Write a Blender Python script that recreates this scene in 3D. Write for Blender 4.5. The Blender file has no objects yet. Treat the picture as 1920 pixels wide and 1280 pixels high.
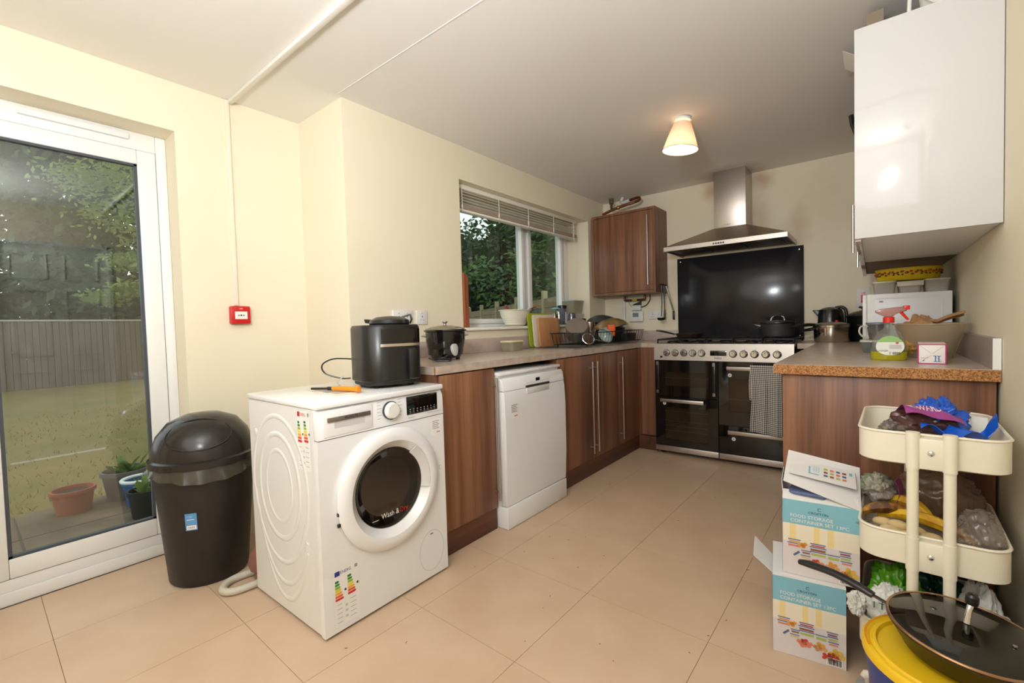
import bpy, bmesh, math, random
from mathutils import Vector, Matrix, noise, Euler
random.seed(7)
PI = math.pi
scene = bpy.context.scene
COL = scene.collection

# ------------------------------------------------------------------ camera
def look_frame(yaw, pitch, roll):
    f = Vector((-math.sin(yaw) * math.cos(pitch), math.cos(yaw) * math.cos(pitch), math.sin(pitch)))
    r = Vector((math.cos(yaw), math.sin(yaw), 0)); u = r.cross(f)
    return r * math.cos(roll) + u * math.sin(roll), -r * math.sin(roll) + u * math.cos(roll), f
cam_d = bpy.data.cameras.new('camera'); cam = bpy.data.objects.new('camera', cam_d); COL.objects.link(cam)
r_, u_, f_ = look_frame(.678, -.0343, -.0287)
m_ = Matrix((r_, u_, -f_)).transposed().to_4x4(); m_.translation = (2.187, -4.2912, 1.1015)
cam.matrix_world = m_
cam_d.sensor_width = 36; cam_d.lens = 841.56 * 36 / 1920; cam_d.clip_start = .02; cam_d.clip_end = 200
scene.camera = cam

# ------------------------------------------------------------------ world, lights, exposure
vs = scene.view_settings
vs.view_transform = 'Standard'; vs.look = 'None'; vs.gamma = 1; vs.use_curve_mapping = False
vs.exposure = -0.23
W = bpy.data.worlds.new('overcast_sky'); scene.world = W; W.use_nodes = True
bg = W.node_tree.nodes['Background']; bg.inputs[0].default_value = (.90, .96, 1, 1); bg.inputs[1].default_value = 2.1
def area(name, loc, aim, size, power, col, size_y=None):
    l = bpy.data.lights.new(name, 'AREA'); o = bpy.data.objects.new(name, l); COL.objects.link(o)
    o.location = loc; d = Vector(aim) - Vector(loc); o.rotation_euler = d.to_track_quat('-Z', 'Y').to_euler()
    l.size = size; l.energy = power; l.color = col
    if size_y: l.shape = 'RECTANGLE'; l.size_y = size_y
    return o
# flash gun of the photographer, bounced off the ceiling behind the camera
area('flash_bounce', (1.85, -4.60, 1.70), (1.50, -4.15, 2.335), .25, 60, (.91, .955, 1))
area('flash_fill', (1.40, -5.15, 1.75), (1.1, -2.0, .9), 2.0, 16, (.91, .955, 1), 1.1)  # added soft area lamp behind the camera, fills in frontal light

# ------------------------------------------------------------------ materials
def lin(c):
    out = []
    for v in c[:3]:
        v = v / 255; out.append(v / 12.92 if v <= .04045 else ((v + .055) / 1.055) ** 2.4)
    return tuple(out) + (1,)
MATS = {}
def M(name, col=(200, 200, 200), rough=.5, metal=0, spec=.5, coat=0, noise=None, bump=None, emit=None, col2=None, stretch=None, transl=0, alpha=1):
    if name in MATS: return MATS[name]
    m = bpy.data.materials.new(name); m.use_nodes = True; MATS[name] = m
    nt = m.node_tree; N = nt.nodes; L = nt.links; b = N['Principled BSDF']
    b.inputs['Base Color'].default_value = lin(col); b.inputs['Roughness'].default_value = rough
    b.inputs['Metallic'].default_value = metal; b.inputs['Specular IOR Level'].default_value = spec
    b.inputs['Coat Weight'].default_value = coat; b.inputs['Alpha'].default_value = alpha
    if emit: b.inputs['Emission Color'].default_value = lin(emit[:3]); b.inputs['Emission Strength'].default_value = emit[3]
    def co():
        g = N.new('ShaderNodeNewGeometry'); mp = N.new('ShaderNodeMapping'); L.new(g.outputs['Position'], mp.inputs['Vector'])
        if stretch: mp.inputs['Scale'].default_value = stretch
        return mp.outputs[0]
    if noise:
        t = N.new('ShaderNodeTexNoise'); t.inputs['Scale'].default_value = noise[0]; t.inputs['Detail'].default_value = noise[2] if len(noise) > 2 else 4
        L.new(co(), t.inputs['Vector'])
        r = N.new('ShaderNodeValToRGB'); r.color_ramp.elements[0].position = .5 - noise[1]; r.color_ramp.elements[1].position = .5 + noise[1]
        r.color_ramp.elements[0].color = lin(col2 or tuple(v * .85 for v in col)); r.color_ramp.elements[1].color = lin(col)
        L.new(t.outputs['Fac'], r.inputs[0]); L.new(r.outputs[0], b.inputs['Base Color'])
    if bump:
        t = N.new('ShaderNodeTexNoise'); t.inputs['Scale'].default_value = bump[0]; L.new(co(), t.inputs['Vector'])
        bp = N.new('ShaderNodeBump'); bp.inputs['Strength'].default_value = bump[1]; bp.inputs['Distance'].default_value = .002
        L.new(t.outputs['Fac'], bp.inputs['Height']); L.new(bp.outputs[0], b.inputs['Normal'])
    if transl:
        out = N['Material Output']; tr = N.new('ShaderNodeBsdfTranslucent'); tr.inputs[0].default_value = lin(col)
        mx = N.new('ShaderNodeMixShader'); mx.inputs[0].default_value = transl
        L.new(b.outputs[0], mx.inputs[1]); L.new(tr.outputs[0], mx.inputs[2]); L.new(mx.outputs[0], out.inputs[0])
    return m
def clear(name, tint=(235, 240, 240), body=(220, 225, 225), fac=.25, rough=.05, ior=1.45, gloss=1.0):
    """clear pane or plastic: transparent + a little diffuse body + fresnel reflection"""
    if name in MATS: return MATS[name]
    m = bpy.data.materials.new(name); m.use_nodes = True; MATS[name] = m
    nt = m.node_tree; N = nt.nodes; L = nt.links; N.remove(N['Principled BSDF']); out = N['Material Output']
    t = N.new('ShaderNodeBsdfTransparent'); t.inputs[0].default_value = lin(tint)
    d0 = N.new('ShaderNodeBsdfDiffuse'); d0.inputs[0].default_value = lin(body); tl_ = N.new('ShaderNodeBsdfTranslucent'); tl_.inputs[0].default_value = lin(body)
    d = N.new('ShaderNodeMixShader'); d.inputs[0].default_value = .45; L.new(d0.outputs[0], d.inputs[1]); L.new(tl_.outputs[0], d.inputs[2])
    g = N.new('ShaderNodeBsdfGlossy'); g.inputs['Roughness'].default_value = rough; g.inputs[0].default_value = (gloss, gloss, gloss, 1)
    a = N.new('ShaderNodeMixShader'); a.inputs[0].default_value = fac; L.new(t.outputs[0], a.inputs[1]); L.new(d.outputs[0], a.inputs[2])
    fr = N.new('ShaderNodeFresnel'); ge = N.new('ShaderNodeNewGeometry')
    mr = N.new('ShaderNodeMapRange'); mr.inputs[3].default_value = ior; mr.inputs[4].default_value = 1 / ior     # same reflectance on the way out of the pane
    L.new(ge.outputs['Backfacing'], mr.inputs[0]); L.new(mr.outputs[0], fr.inputs[0])
    b = N.new('ShaderNodeMixShader'); L.new(fr.outputs[0], b.inputs[0]); L.new(a.outputs[0], b.inputs[1]); L.new(g.outputs[0], b.inputs[2])
    L.new(b.outputs[0], out.inputs[0]); return m
def wood(name, dark, light, sx=26, sz=.9, rough=.42, axis='z'):
    if name in MATS: return MATS[name]
    m = bpy.data.materials.new(name); m.use_nodes = True; MATS[name] = m
    nt = m.node_tree; N = nt.nodes; L = nt.links; b = N['Principled BSDF']; b.inputs['Roughness'].default_value = rough
    g = N.new('ShaderNodeNewGeometry')
    def nz(sc, det, stretch):
        mp = N.new('ShaderNodeMapping'); L.new(g.outputs['Position'], mp.inputs[0]); mp.inputs['Scale'].default_value = stretch
        t = N.new('ShaderNodeTexNoise'); t.inputs['Scale'].default_value = sc; t.inputs['Detail'].default_value = det; L.new(mp.outputs[0], t.inputs[0]); return t.outputs['Fac']
    st = {'z': (1, 1, sz / sx), 'x': (sz / sx, 1, 1), 'y': (1, sz / sx, 1)}[axis]
    a = nz(sx, 5, st); c = nz(sx * 5, 3, st); d = nz(sx * .42, 1, tuple(v * (.35 if v < .5 else 1) for v in st))
    def mul(x, k):
        q = N.new('ShaderNodeMath'); q.operation = 'MULTIPLY'; L.new(x, q.inputs[0]); q.inputs[1].default_value = k; return q.outputs[0]
    def add(x, y):
        q = N.new('ShaderNodeMath'); L.new(x, q.inputs[0]); L.new(y, q.inputs[1]); return q.outputs[0]
    s = add(add(mul(a, .42), mul(c, .2)), mul(d, .38))
    r = N.new('ShaderNodeValToRGB'); r.color_ramp.elements[0].position = .36; r.color_ramp.elements[1].position = .64
    r.color_ramp.elements[0].color = lin(dark); r.color_ramp.elements[1].color = lin(light)
    L.new(s, r.inputs[0]); L.new(r.outputs[0], b.inputs['Base Color']); return m

def stain(m, pts, col):
    nt = m.node_tree; N = nt.nodes; L = nt.links; b = N['Principled BSDF']; src = b.inputs['Base Color'].links[0].from_socket
    g = N.new('ShaderNodeNewGeometry'); t = N.new('ShaderNodeTexNoise'); t.inputs['Scale'].default_value = 9; t.inputs['Detail'].default_value = 5; L.new(g.outputs['Position'], t.inputs[0])
    for (p, rx, rz, k) in pts:
        s_ = N.new('ShaderNodeVectorMath'); s_.operation = 'SUBTRACT'; L.new(g.outputs['Position'], s_.inputs[0]); s_.inputs[1].default_value = p
        mm = N.new('ShaderNodeVectorMath'); mm.operation = 'MULTIPLY'; L.new(s_.outputs[0], mm.inputs[0]); mm.inputs[1].default_value = (1 / rx, 1 / rx, 1 / rz)
        ln = N.new('ShaderNodeVectorMath'); ln.operation = 'LENGTH'; L.new(mm.outputs[0], ln.inputs[0])
        ad = N.new('ShaderNodeMath'); L.new(ln.outputs['Value'], ad.inputs[0]); L.new(t.outputs['Fac'], ad.inputs[1])
        mr = N.new('ShaderNodeMapRange'); mr.inputs[1].default_value = 1.45; mr.inputs[2].default_value = .65; mr.inputs[3].default_value = 0; mr.inputs[4].default_value = k; L.new(ad.outputs[0], mr.inputs[0])
        mx = N.new('ShaderNodeMixRGB'); L.new(mr.outputs[0], mx.inputs[0]); L.new(src, mx.inputs[1]); mx.inputs[2].default_value = lin(col); src = mx.outputs[0]
    L.new(src, b.inputs['Base Color'])
wall_m = M('cream_paint', (241, 231, 208), .62, noise=(2.2, .35), col2=(237, 225, 198), bump=(60, .05))
ceil_m = M('ceiling_paint', (244, 241, 236), .7, noise=(1.2, .3), col2=(239, 234, 227))
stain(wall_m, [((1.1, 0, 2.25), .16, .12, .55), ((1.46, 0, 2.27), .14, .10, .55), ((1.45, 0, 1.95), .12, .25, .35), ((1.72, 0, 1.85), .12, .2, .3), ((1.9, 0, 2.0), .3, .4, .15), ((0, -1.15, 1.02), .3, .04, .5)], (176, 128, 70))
stain(ceil_m, [((1.27, -.12, 2.335), .30, .5, .6)], (170, 126, 76))
tile_m = M('vinyl_tile', (217, 190, 162), .40, noise=(5, .3, 8), col2=(204, 174, 144), bump=(40, .04))
seam_m = M('floor_seam', (140, 120, 100), .8)
upvc = M('white_upvc', (240, 240, 238), .3)
walnut = wood('walnut_laminate', (94, 57, 40), (158, 110, 80))
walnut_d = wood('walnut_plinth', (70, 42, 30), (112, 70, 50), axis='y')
work_m = M('stone_worktop', (205, 188, 172), .28, noise=(22, .22, 9), col2=(180, 160, 145))
upst_m = M('pinkish_upstand', (200, 182, 172), .35, noise=(30, .25, 8), col2=(184, 164, 154))
chip_m = M('raw_chipboard', (196, 142, 88), .9, noise=(260, .12, 3), col2=(128, 80, 42), bump=(240, .5))
white_a = M('white_enamel', (240, 240, 240), .25, coat=.3)
white_g = M('white_gloss', (208, 207, 205), .08, coat=.3)
white_p = M('white_plastic', (232, 231, 226), .4)
cream_p = M('cream_metal', (238, 230, 210), .38)
steel = M('brushed_steel', (196, 190, 184), .38, 1, bump=(300, .06), stretch=(.05, 1, 1))
chrome = M('chrome', (225, 225, 225), .1, 1)
dsteel = M('dull_steel', (150, 145, 140), .35, 1)
black_p = M('black_plastic', (26, 25, 25), .3)
black_m = M('black_matte', (24, 23, 22), .55)
black_g = M('black_glass', (10, 10, 11), .05, coat=.5)
rubber = M('dark_rubber', (18, 18, 18), .8)
red_p = M('red_plastic', (205, 28, 30), .35)
navy = M('ink_navy', (40, 50, 70), .6)
ink = M('ink_black', (35, 35, 38), .6)
inkg = M('ink_grey', (150, 150, 150), .6)
paper = M('white_paper', (240, 238, 232), .7)

# ------------------------------------------------------------------ mesh helpers
class MB:
    def __init__(s): s.bm = bmesh.new(); s.mi = 0; s.mats = []
    def use(s, mat):
        if mat not in s.mats: s.mats.append(mat)
        s.mi = s.mats.index(mat); return s
    def _faces(s, vs, fs, M4=None):
        bv = [s.bm.verts.new(M4 @ Vector(v) if M4 else v) for v in vs]; out = []
        for f in fs:
            try: q = s.bm.faces.new([bv[i] for i in f]); q.material_index = s.mi; out.append(q)
            except ValueError: pass
        return bv, out
    def box(s, x0, y0, z0, x1, y1, z1, bev=0, seg=2, M4=None):
        vs = [(x, y, z) for z in (z0, z1) for y in (y0, y1) for x in (x0, x1)]
        fs = [(0, 2, 3, 1), (4, 5, 7, 6), (0, 1, 5, 4), (2, 6, 7, 3), (0, 4, 6, 2), (1, 3, 7, 5)]
        bv, bf = s._faces(vs, fs, M4)
        if bev:
            es = list({e for f in bf for e in f.edges})
            r = bmesh.ops.bevel(s.bm, geom=es, offset=bev, segments=seg, profile=.5, affect='EDGES')
            for f in r['faces']: f.material_index = s.mi
        return s
    def prism(s, poly, a0, a1, axis='z', bev=0, M4=None):
        n = len(poly)
        def P(p, a): return {'z': (p[0], p[1], a), 'y': (p[0], a, p[1]), 'x': (a, p[0], p[1])}[axis]
        vs = [P(p, a0) for p in poly] + [P(p, a1) for p in poly]
        fs = [tuple(range(n))[::-1], tuple(range(n, 2 * n))] + [(i, (i + 1) % n, n + (i + 1) % n, n + i) for i in range(n)]
        bv, bf = s._faces(vs, fs, M4)
        if bev:
            es = list({e for f in bf[:2] for e in f.edges})
            r = bmesh.ops.bevel(s.bm, geom=es, offset=bev, segments=2, profile=.5, affect='EDGES')
            for f in r['faces']: f.material_index = s.mi
        return s
    def lathe(s, prof, c=(0, 0, 0), axis='z', seg=32, M4=None, sx=1, sy=1):
        vs = []; n = len(prof); fs = []
        for r, h in prof:
            for k in range(seg):
                a = 2 * PI * k / seg; p = (r * math.cos(a) * sx, r * math.sin(a) * sy)
                q = {'z': (p[0], p[1], h), 'x': (h, p[0], p[1]), 'y': (p[0], h, p[1])}[axis]
                vs.append((q[0] + c[0], q[1] + c[1], q[2] + c[2]))
        for i in range(n - 1):
            for k in range(seg): fs.append((i * seg + k, i * seg + (k + 1) % seg, (i + 1) * seg + (k + 1) % seg, (i + 1) * seg + k))
        if prof[0] != prof[-1]:
            fs.append(tuple(range(seg))[::-1]); fs.append(tuple(range((n - 1) * seg, n * seg)))
        s._faces(vs, fs, M4); return s
    def ringlathe(s, prof, c=(0, 0, 0), axis='z', seg=32, M4=None, sx=1, sy=1):
        """closed profile turned round the axis (open middle)"""
        return s.lathe(list(prof) + [prof[0]], c, axis, seg, M4, sx, sy)
    def cyl(s, c, r, h, axis='z', seg=20, r2=None, M4=None):
        return s.lathe([(r, 0), (r if r2 is None else r2, h)], c, axis, seg, M4)
    def tube(s, pts, r, seg=8, closed=False, smooth=0, M4=None, flat=None):
        pts = [Vector(p) for p in pts]
        if smooth:
            out = []; n = len(pts)
            rng = range(n if closed else n - 1)
            for i in rng:
                g = (lambda k: pts[k % n]) if closed else (lambda k: pts[min(max(k, 0), n - 1)])
                p0, p1, p2, p3 = g(i - 1), g(i), g(i + 1), g(i + 2)
                for j in range(smooth):
                    t = j / smooth
                    out.append(.5 * ((2 * p1) + (p2 - p0) * t + (2 * p0 - 5 * p1 + 4 * p2 - p3) * t * t + (3 * p1 - p0 - 3 * p2 + p3) * t ** 3))
            if not closed: out.append(pts[-1])
            pts = out
        n = len(pts); vs = []; fs = []
        rs = r if isinstance(r, (list, tuple)) else None
        up = None
        for i, p in enumerate(pts):
            a = pts[(i - 1) % n] if closed or i else p; b = pts[(i + 1) % n] if closed or i < n - 1 else p
            t = (b - a).normalized() if (b - a).length > 1e-9 else Vector((0, 0, 1))
            if up is None: up = t.orthogonal().normalized()
            else:
                up = up - t * up.dot(t)
                up = up.normalized() if up.length > 1e-6 else t.orthogonal().normalized()
            w = t.cross(up)
            rr = r if rs is None else rs[0] + 0 * i
            if rs is not None:
                q = i / (n - 1) * (len(rs) - 1); k = min(int(q), len(rs) - 2); rr = rs[k] + (rs[k + 1] - rs[k]) * (q - k)
            for k in range(seg):
                an = 2 * PI * k / seg; v = up * math.cos(an) * rr + w * math.sin(an) * rr
                if flat: v = Vector((v.x * flat[0], v.y * flat[1], v.z * flat[2]))
                vs.append(p + v)
        m = n if closed else n - 1
        for i in range(m):
            j = (i + 1) % n
            for k in range(seg): fs.append((i * seg + k, i * seg + (k + 1) % seg, j * seg + (k + 1) % seg, j * seg + k))
        if not closed: fs += [tuple(range(seg))[::-1], tuple(range((n - 1) * seg, n * seg))]
        s._faces(vs, fs, M4); return s
    def ball(s, c, rad, seg=16, ring=10, M4=None):
        if not isinstance(rad, (tuple, list)): rad = (rad,) * 3
        vs = [(c[0], c[1], c[2] - rad[2])]; fs = []
        for i in range(1, ring):
            a = -PI / 2 + PI * i / ring
            for k in range(seg):
                b = 2 * PI * k / seg
                vs.append((c[0] + rad[0] * math.cos(a) * math.cos(b), c[1] + rad[1] * math.cos(a) * math.sin(b), c[2] + rad[2] * math.sin(a)))
        vs.append((c[0], c[1], c[2] + rad[2])); t = len(vs) - 1
        for k in range(seg):
            k2 = (k + 1) % seg; fs.append((0, 1 + k2, 1 + k)); fs.append((t, 1 + (ring - 2) * seg + k, 1 + (ring - 2) * seg + k2))
            for i in range(ring - 2): fs.append((1 + i * seg + k, 1 + i * seg + k2, 1 + (i + 1) * seg + k2, 1 + (i + 1) * seg + k))
        s._faces(vs, fs, M4); return s
    def crumple(s, c, rad, seed=0, amp=.25, freq=3., sub=4, floor=None):
        t = bmesh.new(); bmesh.ops.create_icosphere(t, subdivisions=sub, radius=1)
        vs = []
        for v in t.verts:
            d = v.co.normalized(); o = Vector((seed * 7.1, seed * 3.3, seed))
            n1 = noise.noise(d * freq + o); n2 = abs(noise.noise(d * freq * 2.1 + o)); n3 = abs(noise.noise(d * freq * 4.3 + o))
            k = 1 + amp * (n1 * .9 - n2 * .9 - n3 * .5)
            p = Vector((c[0] + d.x * rad[0] * k, c[1] + d.y * rad[1] * k, c[2] + d.z * rad[2] * k))
            if floor is not None and p.z < floor: p.z = floor
            vs.append(p)
        fs = [tuple(v.index for v in f.verts) for f in t.faces]; t.free()
        s._faces(vs, fs); return s
    def sheet(s, fn, nu, nv, thick=0):
        vs = [fn(i / nu, j / nv) for j in range(nv + 1) for i in range(nu + 1)]
        fs = [(j * (nu + 1) + i, j * (nu + 1) + i + 1, (j + 1) * (nu + 1) + i + 1, (j + 1) * (nu + 1) + i) for j in range(nv) for i in range(nu)]
        bv, bf = s._faces(vs, fs)
        if thick:
            bmesh.ops.recalc_face_normals(s.bm, faces=bf)
            bmesh.ops.solidify(s.bm, geom=bf, thickness=thick)
        return s
    def plate_hole(s, y0, y1, z0, z1, cy, cz, r, xf, xb, seg=48):
        """slab in the yz plane between xf and xb with a round hole"""
        ang = sorted([2 * PI * k / seg for k in range(seg)] + [math.atan2(z - cz, y - cy) % (2 * PI) for y in (y0, y1) for z in (z0, z1)])
        o = []; h = []
        for a in ang:
            cx, cs = math.cos(a), math.sin(a); t = 1e9
            if cx > 1e-9: t = min(t, (y1 - cy) / cx)
            if cx < -1e-9: t = min(t, (y0 - cy) / cx)
            if cs > 1e-9: t = min(t, (z1 - cz) / cs)
            if cs < -1e-9: t = min(t, (z0 - cz) / cs)
            o.append((cy + cx * t, cz + cs * t)); h.append((cy + cx * r, cz + cs * r))
        n = len(ang); vs = [(x, p[0], p[1]) for x, L in ((xf, o), (xf, h), (xb, o), (xb, h)) for p in L]; fs = []
        for i in range(n):
            j = (i + 1) % n
            fs += [(i, j, n + j, n + i), (2 * n + j, 2 * n + i, 3 * n + i, 3 * n + j), (i, 2 * n + i, 2 * n + j, j), (n + i, n + j, 3 * n + j, 3 * n + i)]
        s._faces(vs, fs); return s
    def add(s, mesh, M4):
        s._faces([v.co for v in mesh.vertices], [tuple(p.vertices) for p in mesh.polygons], M4); return s
    def done(s, name, mat=None, parent=None, smooth=True, loc=None, rot=None, fix=True, sharp=38):
        if fix: bmesh.ops.recalc_face_normals(s.bm, faces=s.bm.faces[:])
        me = bpy.data.meshes.new(name); s.bm.to_mesh(me); s.bm.free()
        for m in (s.mats or [mat]): me.materials.append(m)
        if smooth:
            me.polygons.foreach_set('use_smooth', [True] * len(me.polygons)); me.set_sharp_from_angle(angle=math.radians(sharp))
        o = bpy.data.objects.new(name, me); COL.objects.link(o)
        if parent: o.parent = parent
        if loc: o.location = loc
        if rot: o.rotation_euler = rot
        return o
def thing(name, label, cat, loc=(0, 0, 0), rz=0, group=None, rot=None):
    o = bpy.data.objects.new(name, None); COL.objects.link(o); o.location = loc; o.rotation_euler = rot or (0, 0, rz)
    o.empty_display_size = .05; o['label'] = label; o['category'] = cat
    if group: o['group'] = group
    return o
def tag(o, label, cat, group=None):
    o['label'] = label; o['category'] = cat
    if group: o['group'] = group
    return o
def struct(o, label=None, cat=None):
    o['kind'] = 'structure'
    if label: o['label'] = label; o['category'] = cat
    return o
def box(name, a, b, mat, parent=None, bev=0, smooth=True): return MB().box(*a, *b, bev).done(name, mat, parent, smooth)
def rrect(w, l, r, n=5, cx=0, cy=0):
    out = []
    for sx, sy, a0 in ((1, 1, 0), (-1, 1, PI / 2), (-1, -1, PI), (1, -1, 1.5 * PI)):
        for k in range(n + 1):
            a = a0 + PI / 2 * k / n; out.append((cx + sx * (w / 2 - r) + r * math.cos(a), cy + sy * (l / 2 - r) + r * math.sin(a)))
    return out
_txt = {}
def text_mesh(s):
    if s not in _txt:
        cu = bpy.data.curves.new('lettering', 'FONT'); cu.body = s; cu.size = 1; cu.resolution_u = 3; cu.align_x = 'LEFT'
        o = bpy.data.objects.new('lettering', cu); COL.objects.link(o)
        dg = bpy.context.evaluated_depsgraph_get(); me = bpy.data.meshes.new_from_object(o.evaluated_get(dg))
        bpy.data.objects.remove(o); bpy.data.curves.remove(cu)
        xs = [v.co.x for v in me.vertices] or [0, 1]; _txt[s] = (me, min(xs), max(xs))
    return _txt[s]
class Print:
    """flat print laid on a face: origin O, right R, up U; u,v in metres"""
    def __init__(s, O, R, U):
        s.mb = MB(); R = Vector(R).normalized(); U = Vector(U).normalized(); N = R.cross(U)
        s.T = Matrix((R, U, N)).transposed().to_4x4(); s.T.translation = Vector(O)
    def quad(s, pts, mat, lay=1):
        s.mb.use(mat)._faces([(p[0], p[1], .0004 * lay) for p in pts], [tuple(range(len(pts)))], s.T); return s
    def rect(s, x0, y0, x1, y1, mat, lay=1): return s.quad([(x0, y0), (x1, y0), (x1, y1), (x0, y1)], mat, lay)
    def text(s, st, x, y, w, mat, lay=2, h=None, ctr=False):
        me, a, b = text_mesh(st); k = w / (b - a); ky = k if h is None else h / .7
        s.mb.use(mat).add(me, s.T @ Matrix.Translation((x - (w / 2 if ctr else 0) - a * k, y, .0004 * lay)) @ Matrix.Diagonal((k, ky, 1, 1))); return s
    def done(s, name, parent=None): return s.mb.done(name, None, parent, smooth=False, fix=False)
def handle_bar(parent, pos, z0, z1, out, r=.006, mat=None, name='handle'):
    """vertical bar handle; pos=(x,y) of bar, out=(dx,dy) back to the door"""
    m = MB().cyl((pos[0], pos[1], z0), r, z1 - z0, seg=12)
    for z in (z0 + .045, z1 - .045): m.tube([(pos[0], pos[1], z), (pos[0] + out[0], pos[1] + out[1], z)], r * .8, 8)
    return m.done(name, mat or steel, parent)

# ================================================================== the room
H = 2.335
DX, SY = -.471, -2.955            # door wall plane, step between door wall and window wall
XR, YF = 2.5, -5.3                # right wall, wall behind the camera
WT = .921                         # worktop top
# ---- floor: slab with single vinyl tiles
floor = struct(box('floor', (-.74, YF, -.1), (XR, 0, -.003), seam_m), 'beige square vinyl tile floor of the kitchen', 'floor')
def clip(poly, ax, val, keep_gt):
    out = []
    for i, p in enumerate(poly):
        q = poly[(i + 1) % len(poly)]; pi = (p[ax] > val) == keep_gt; qi = (q[ax] > val) == keep_gt
        if pi: out.append(p)
        if pi != qi:
            t = (val - p[ax]) / (q[ax] - p[ax]); out.append((p[0] + (q[0] - p[0]) * t, p[1] + (q[1] - p[1]) * t))
    return out
TT, th = .47133, -.0116
g = .0008
for i in range(-4, 5):
    for j in range(-6, 7):
        ps = []
        for (u, v) in ((i * TT + g, j * TT + g), ((i + 1) * TT - g, j * TT + g), ((i + 1) * TT - g, (j + 1) * TT - g), (i * TT + g, (j + 1) * TT - g)):
            ps.append((.8024 + u * math.cos(th) - v * math.sin(th), -2.7087 + v * math.cos(th) + u * math.sin(th)))
        for ax, val, gt in ((0, -.60, True), (0, XR, False), (1, YF, True), (1, 0, False)):
            if ps: ps = clip(ps, ax, val, gt)
        if len(ps) < 3: continue
        xs = [p[0] for p in ps]; ys = [p[1] for p in ps]
        if max(xs) < .56 and min(ys) > -2.9: continue          # wholly under the units
        if min(xs) > 1.92 and min(ys) > -2.2: continue
        MB().prism(ps, -.003, 0).done('tile', tile_m, floor, smooth=False)
# ---- ceiling
struct(box('ceiling', (-.74, YF, H), (XR + .1, .1, H + .1), ceil_m), 'off-white painted plaster ceiling', 'ceiling')
# ---- walls
DY0, DY1, DZ = -4.335, -3.572, 2.100       # garden door opening
m = MB().box(-.74, DY1, 0, DX, SY, H).box(-.74, YF, 0, DX, DY0, H).box(-.74, DY0, DZ, DX, DY1, H)
struct(m.done('wall_left', wall_m, smooth=False), 'cream painted wall round the garden door', 'wall')
WY0, WY1, WZ0, WZ1 = -2.10, -.332, 1.10, 2.108   # window opening
m = MB().box(-.74, SY, 0, -.33, SY + .35, H).box(-.33, SY, 0, 0, WY0, H).box(-.33, WY1, 0, 0, 0, H).box(-.33, WY0, 0, 0, WY1, WZ0 - .022).box(-.33, WY0, WZ1, 0, WY1, H)
struct(m.done('wall_window', wall_m, smooth=False), 'cream painted wall with the kitchen window', 'wall')
struct(box('wall_back', (-.33, 0, 0), (XR + .1, .1, H), wall_m, smooth=False), 'cream painted wall behind the range cooker', 'wall')
RY0, RY1 = -4.06, -3.27                          # inner door in the right wall, seen mirrored in the garden door
m = MB().box(XR, RY1, 0, XR + .1, .1, H).box(XR, YF, 0, XR + .1, RY0, H).box(XR, RY0, 2.0, XR + .1, RY1, H)
struct(m.done('wall_right', wall_m, smooth=False), 'cream painted wall on the right', 'wall')
struct(box('wall_front', (-.74, YF - .1, 0), (XR + .1, YF, H), wall_m, smooth=False), 'cream painted wall behind the viewer', 'wall')
# inner door
d2 = bpy.data.objects.new('door_2', None); COL.objects.link(d2); d2.location = (XR + .03, (RY0 + RY1) / 2, 0); struct(d2, 'white panelled inner door seen mirrored in the garden door glass', 'door')
hw = (RY1 - RY0) / 2
box('leaf', (0, -hw + .03, .01), (.035, hw - .03, 1.97), white_p, d2)
for sy in (-1, 1):
    box('door_frame', (-.045, sy * hw - (.03 if sy > 0 else 0), 0), (.06, sy * hw + (0 if sy > 0 else .03), 2.0), white_p, d2)
    for z0, z1 in ((.2, .8), (.95, 1.55), (1.66, 1.88)):
        y0, y1 = (.06, .29) if sy > 0 else (-.29, -.06)
        mm = MB().tube([(0, y0, z0), (0, y1, z0), (0, y1, z1), (0, y0, z1)], .012, 8, closed=True); mm.done('panel', white_p, d2)
box('door_frame', (-.045, -hw, 1.97), (.06, hw, 2.0), white_p, d2)
MB().lathe([(.001, -.05), (.024, -.045), (.026, -.03), (.01, -.02), (.01, 0)], (0, -hw + .1, 1.0), 'x', 16).done('knob', chrome, d2)

# ---- garden door
glass_door = clear('door_glass', (244, 247, 244), (90, 95, 90), .03, .012, 1.62)
d1 = bpy.data.objects.new('door_1', None); COL.objects.link(d1); d1.location = (-.62, (DY0 + DY1) / 2, 0); struct(d1, 'white glazed garden door with one tall pane', 'door')
y0, y1 = DY0 - d1.location.y, DY1 - d1.location.y
m = MB().box(-.06, y1 - .045, .09, .0, y1, DZ, .006).box(-.06, y0, .09, 0, y0 + .045, DZ, .006).box(-.06, y0 + .045, DZ - .085, -.0005, y1 - .045, DZ, .003)
m.done('door_frame', upvc, d1)
m = MB().box(-.06, y0, .0, .012, y1, .055, .004).box(-.06, y0, .055, .003, y1, .105, .004)
m.done('threshold', upvc, d1)
gz0, gz1, gy0, gy1 = .190, 1.943, y0 + .145, y1 - .122
so = (y0 + .047, y1 - .048, .108, DZ - .088)
m = MB()
m.box(-.045, gy1, so[2], .01, so[1], so[3], .005).box(-.045, so[0], so[2], .01, gy0, so[3], .005)
m.box(-.045, gy0, so[2], .0095, gy1, gz0, .005).box(-.045, gy0, gz1, .0095, gy1, so[3], .005)
m.done('sash', upvc, d1)
m = MB().box(-.02, gy1 - .012, gz0, .004, gy1 + .002, gz1).box(-.02, gy0 - .002, gz0, .004, gy0 + .012, gz1).box(-.02, gy0, gz0 - .002, .004, gy1, gz0 + .010).box(-.02, gy0, gz1 - .010, .004, gy1, gz1 + .002)
m.done('gasket', M('grey_gasket', (70, 76, 84), .6), d1)
box('glass_pane', (-.012, gy0, gz0), (-.008, gy1, gz1), glass_door, d1)
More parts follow.
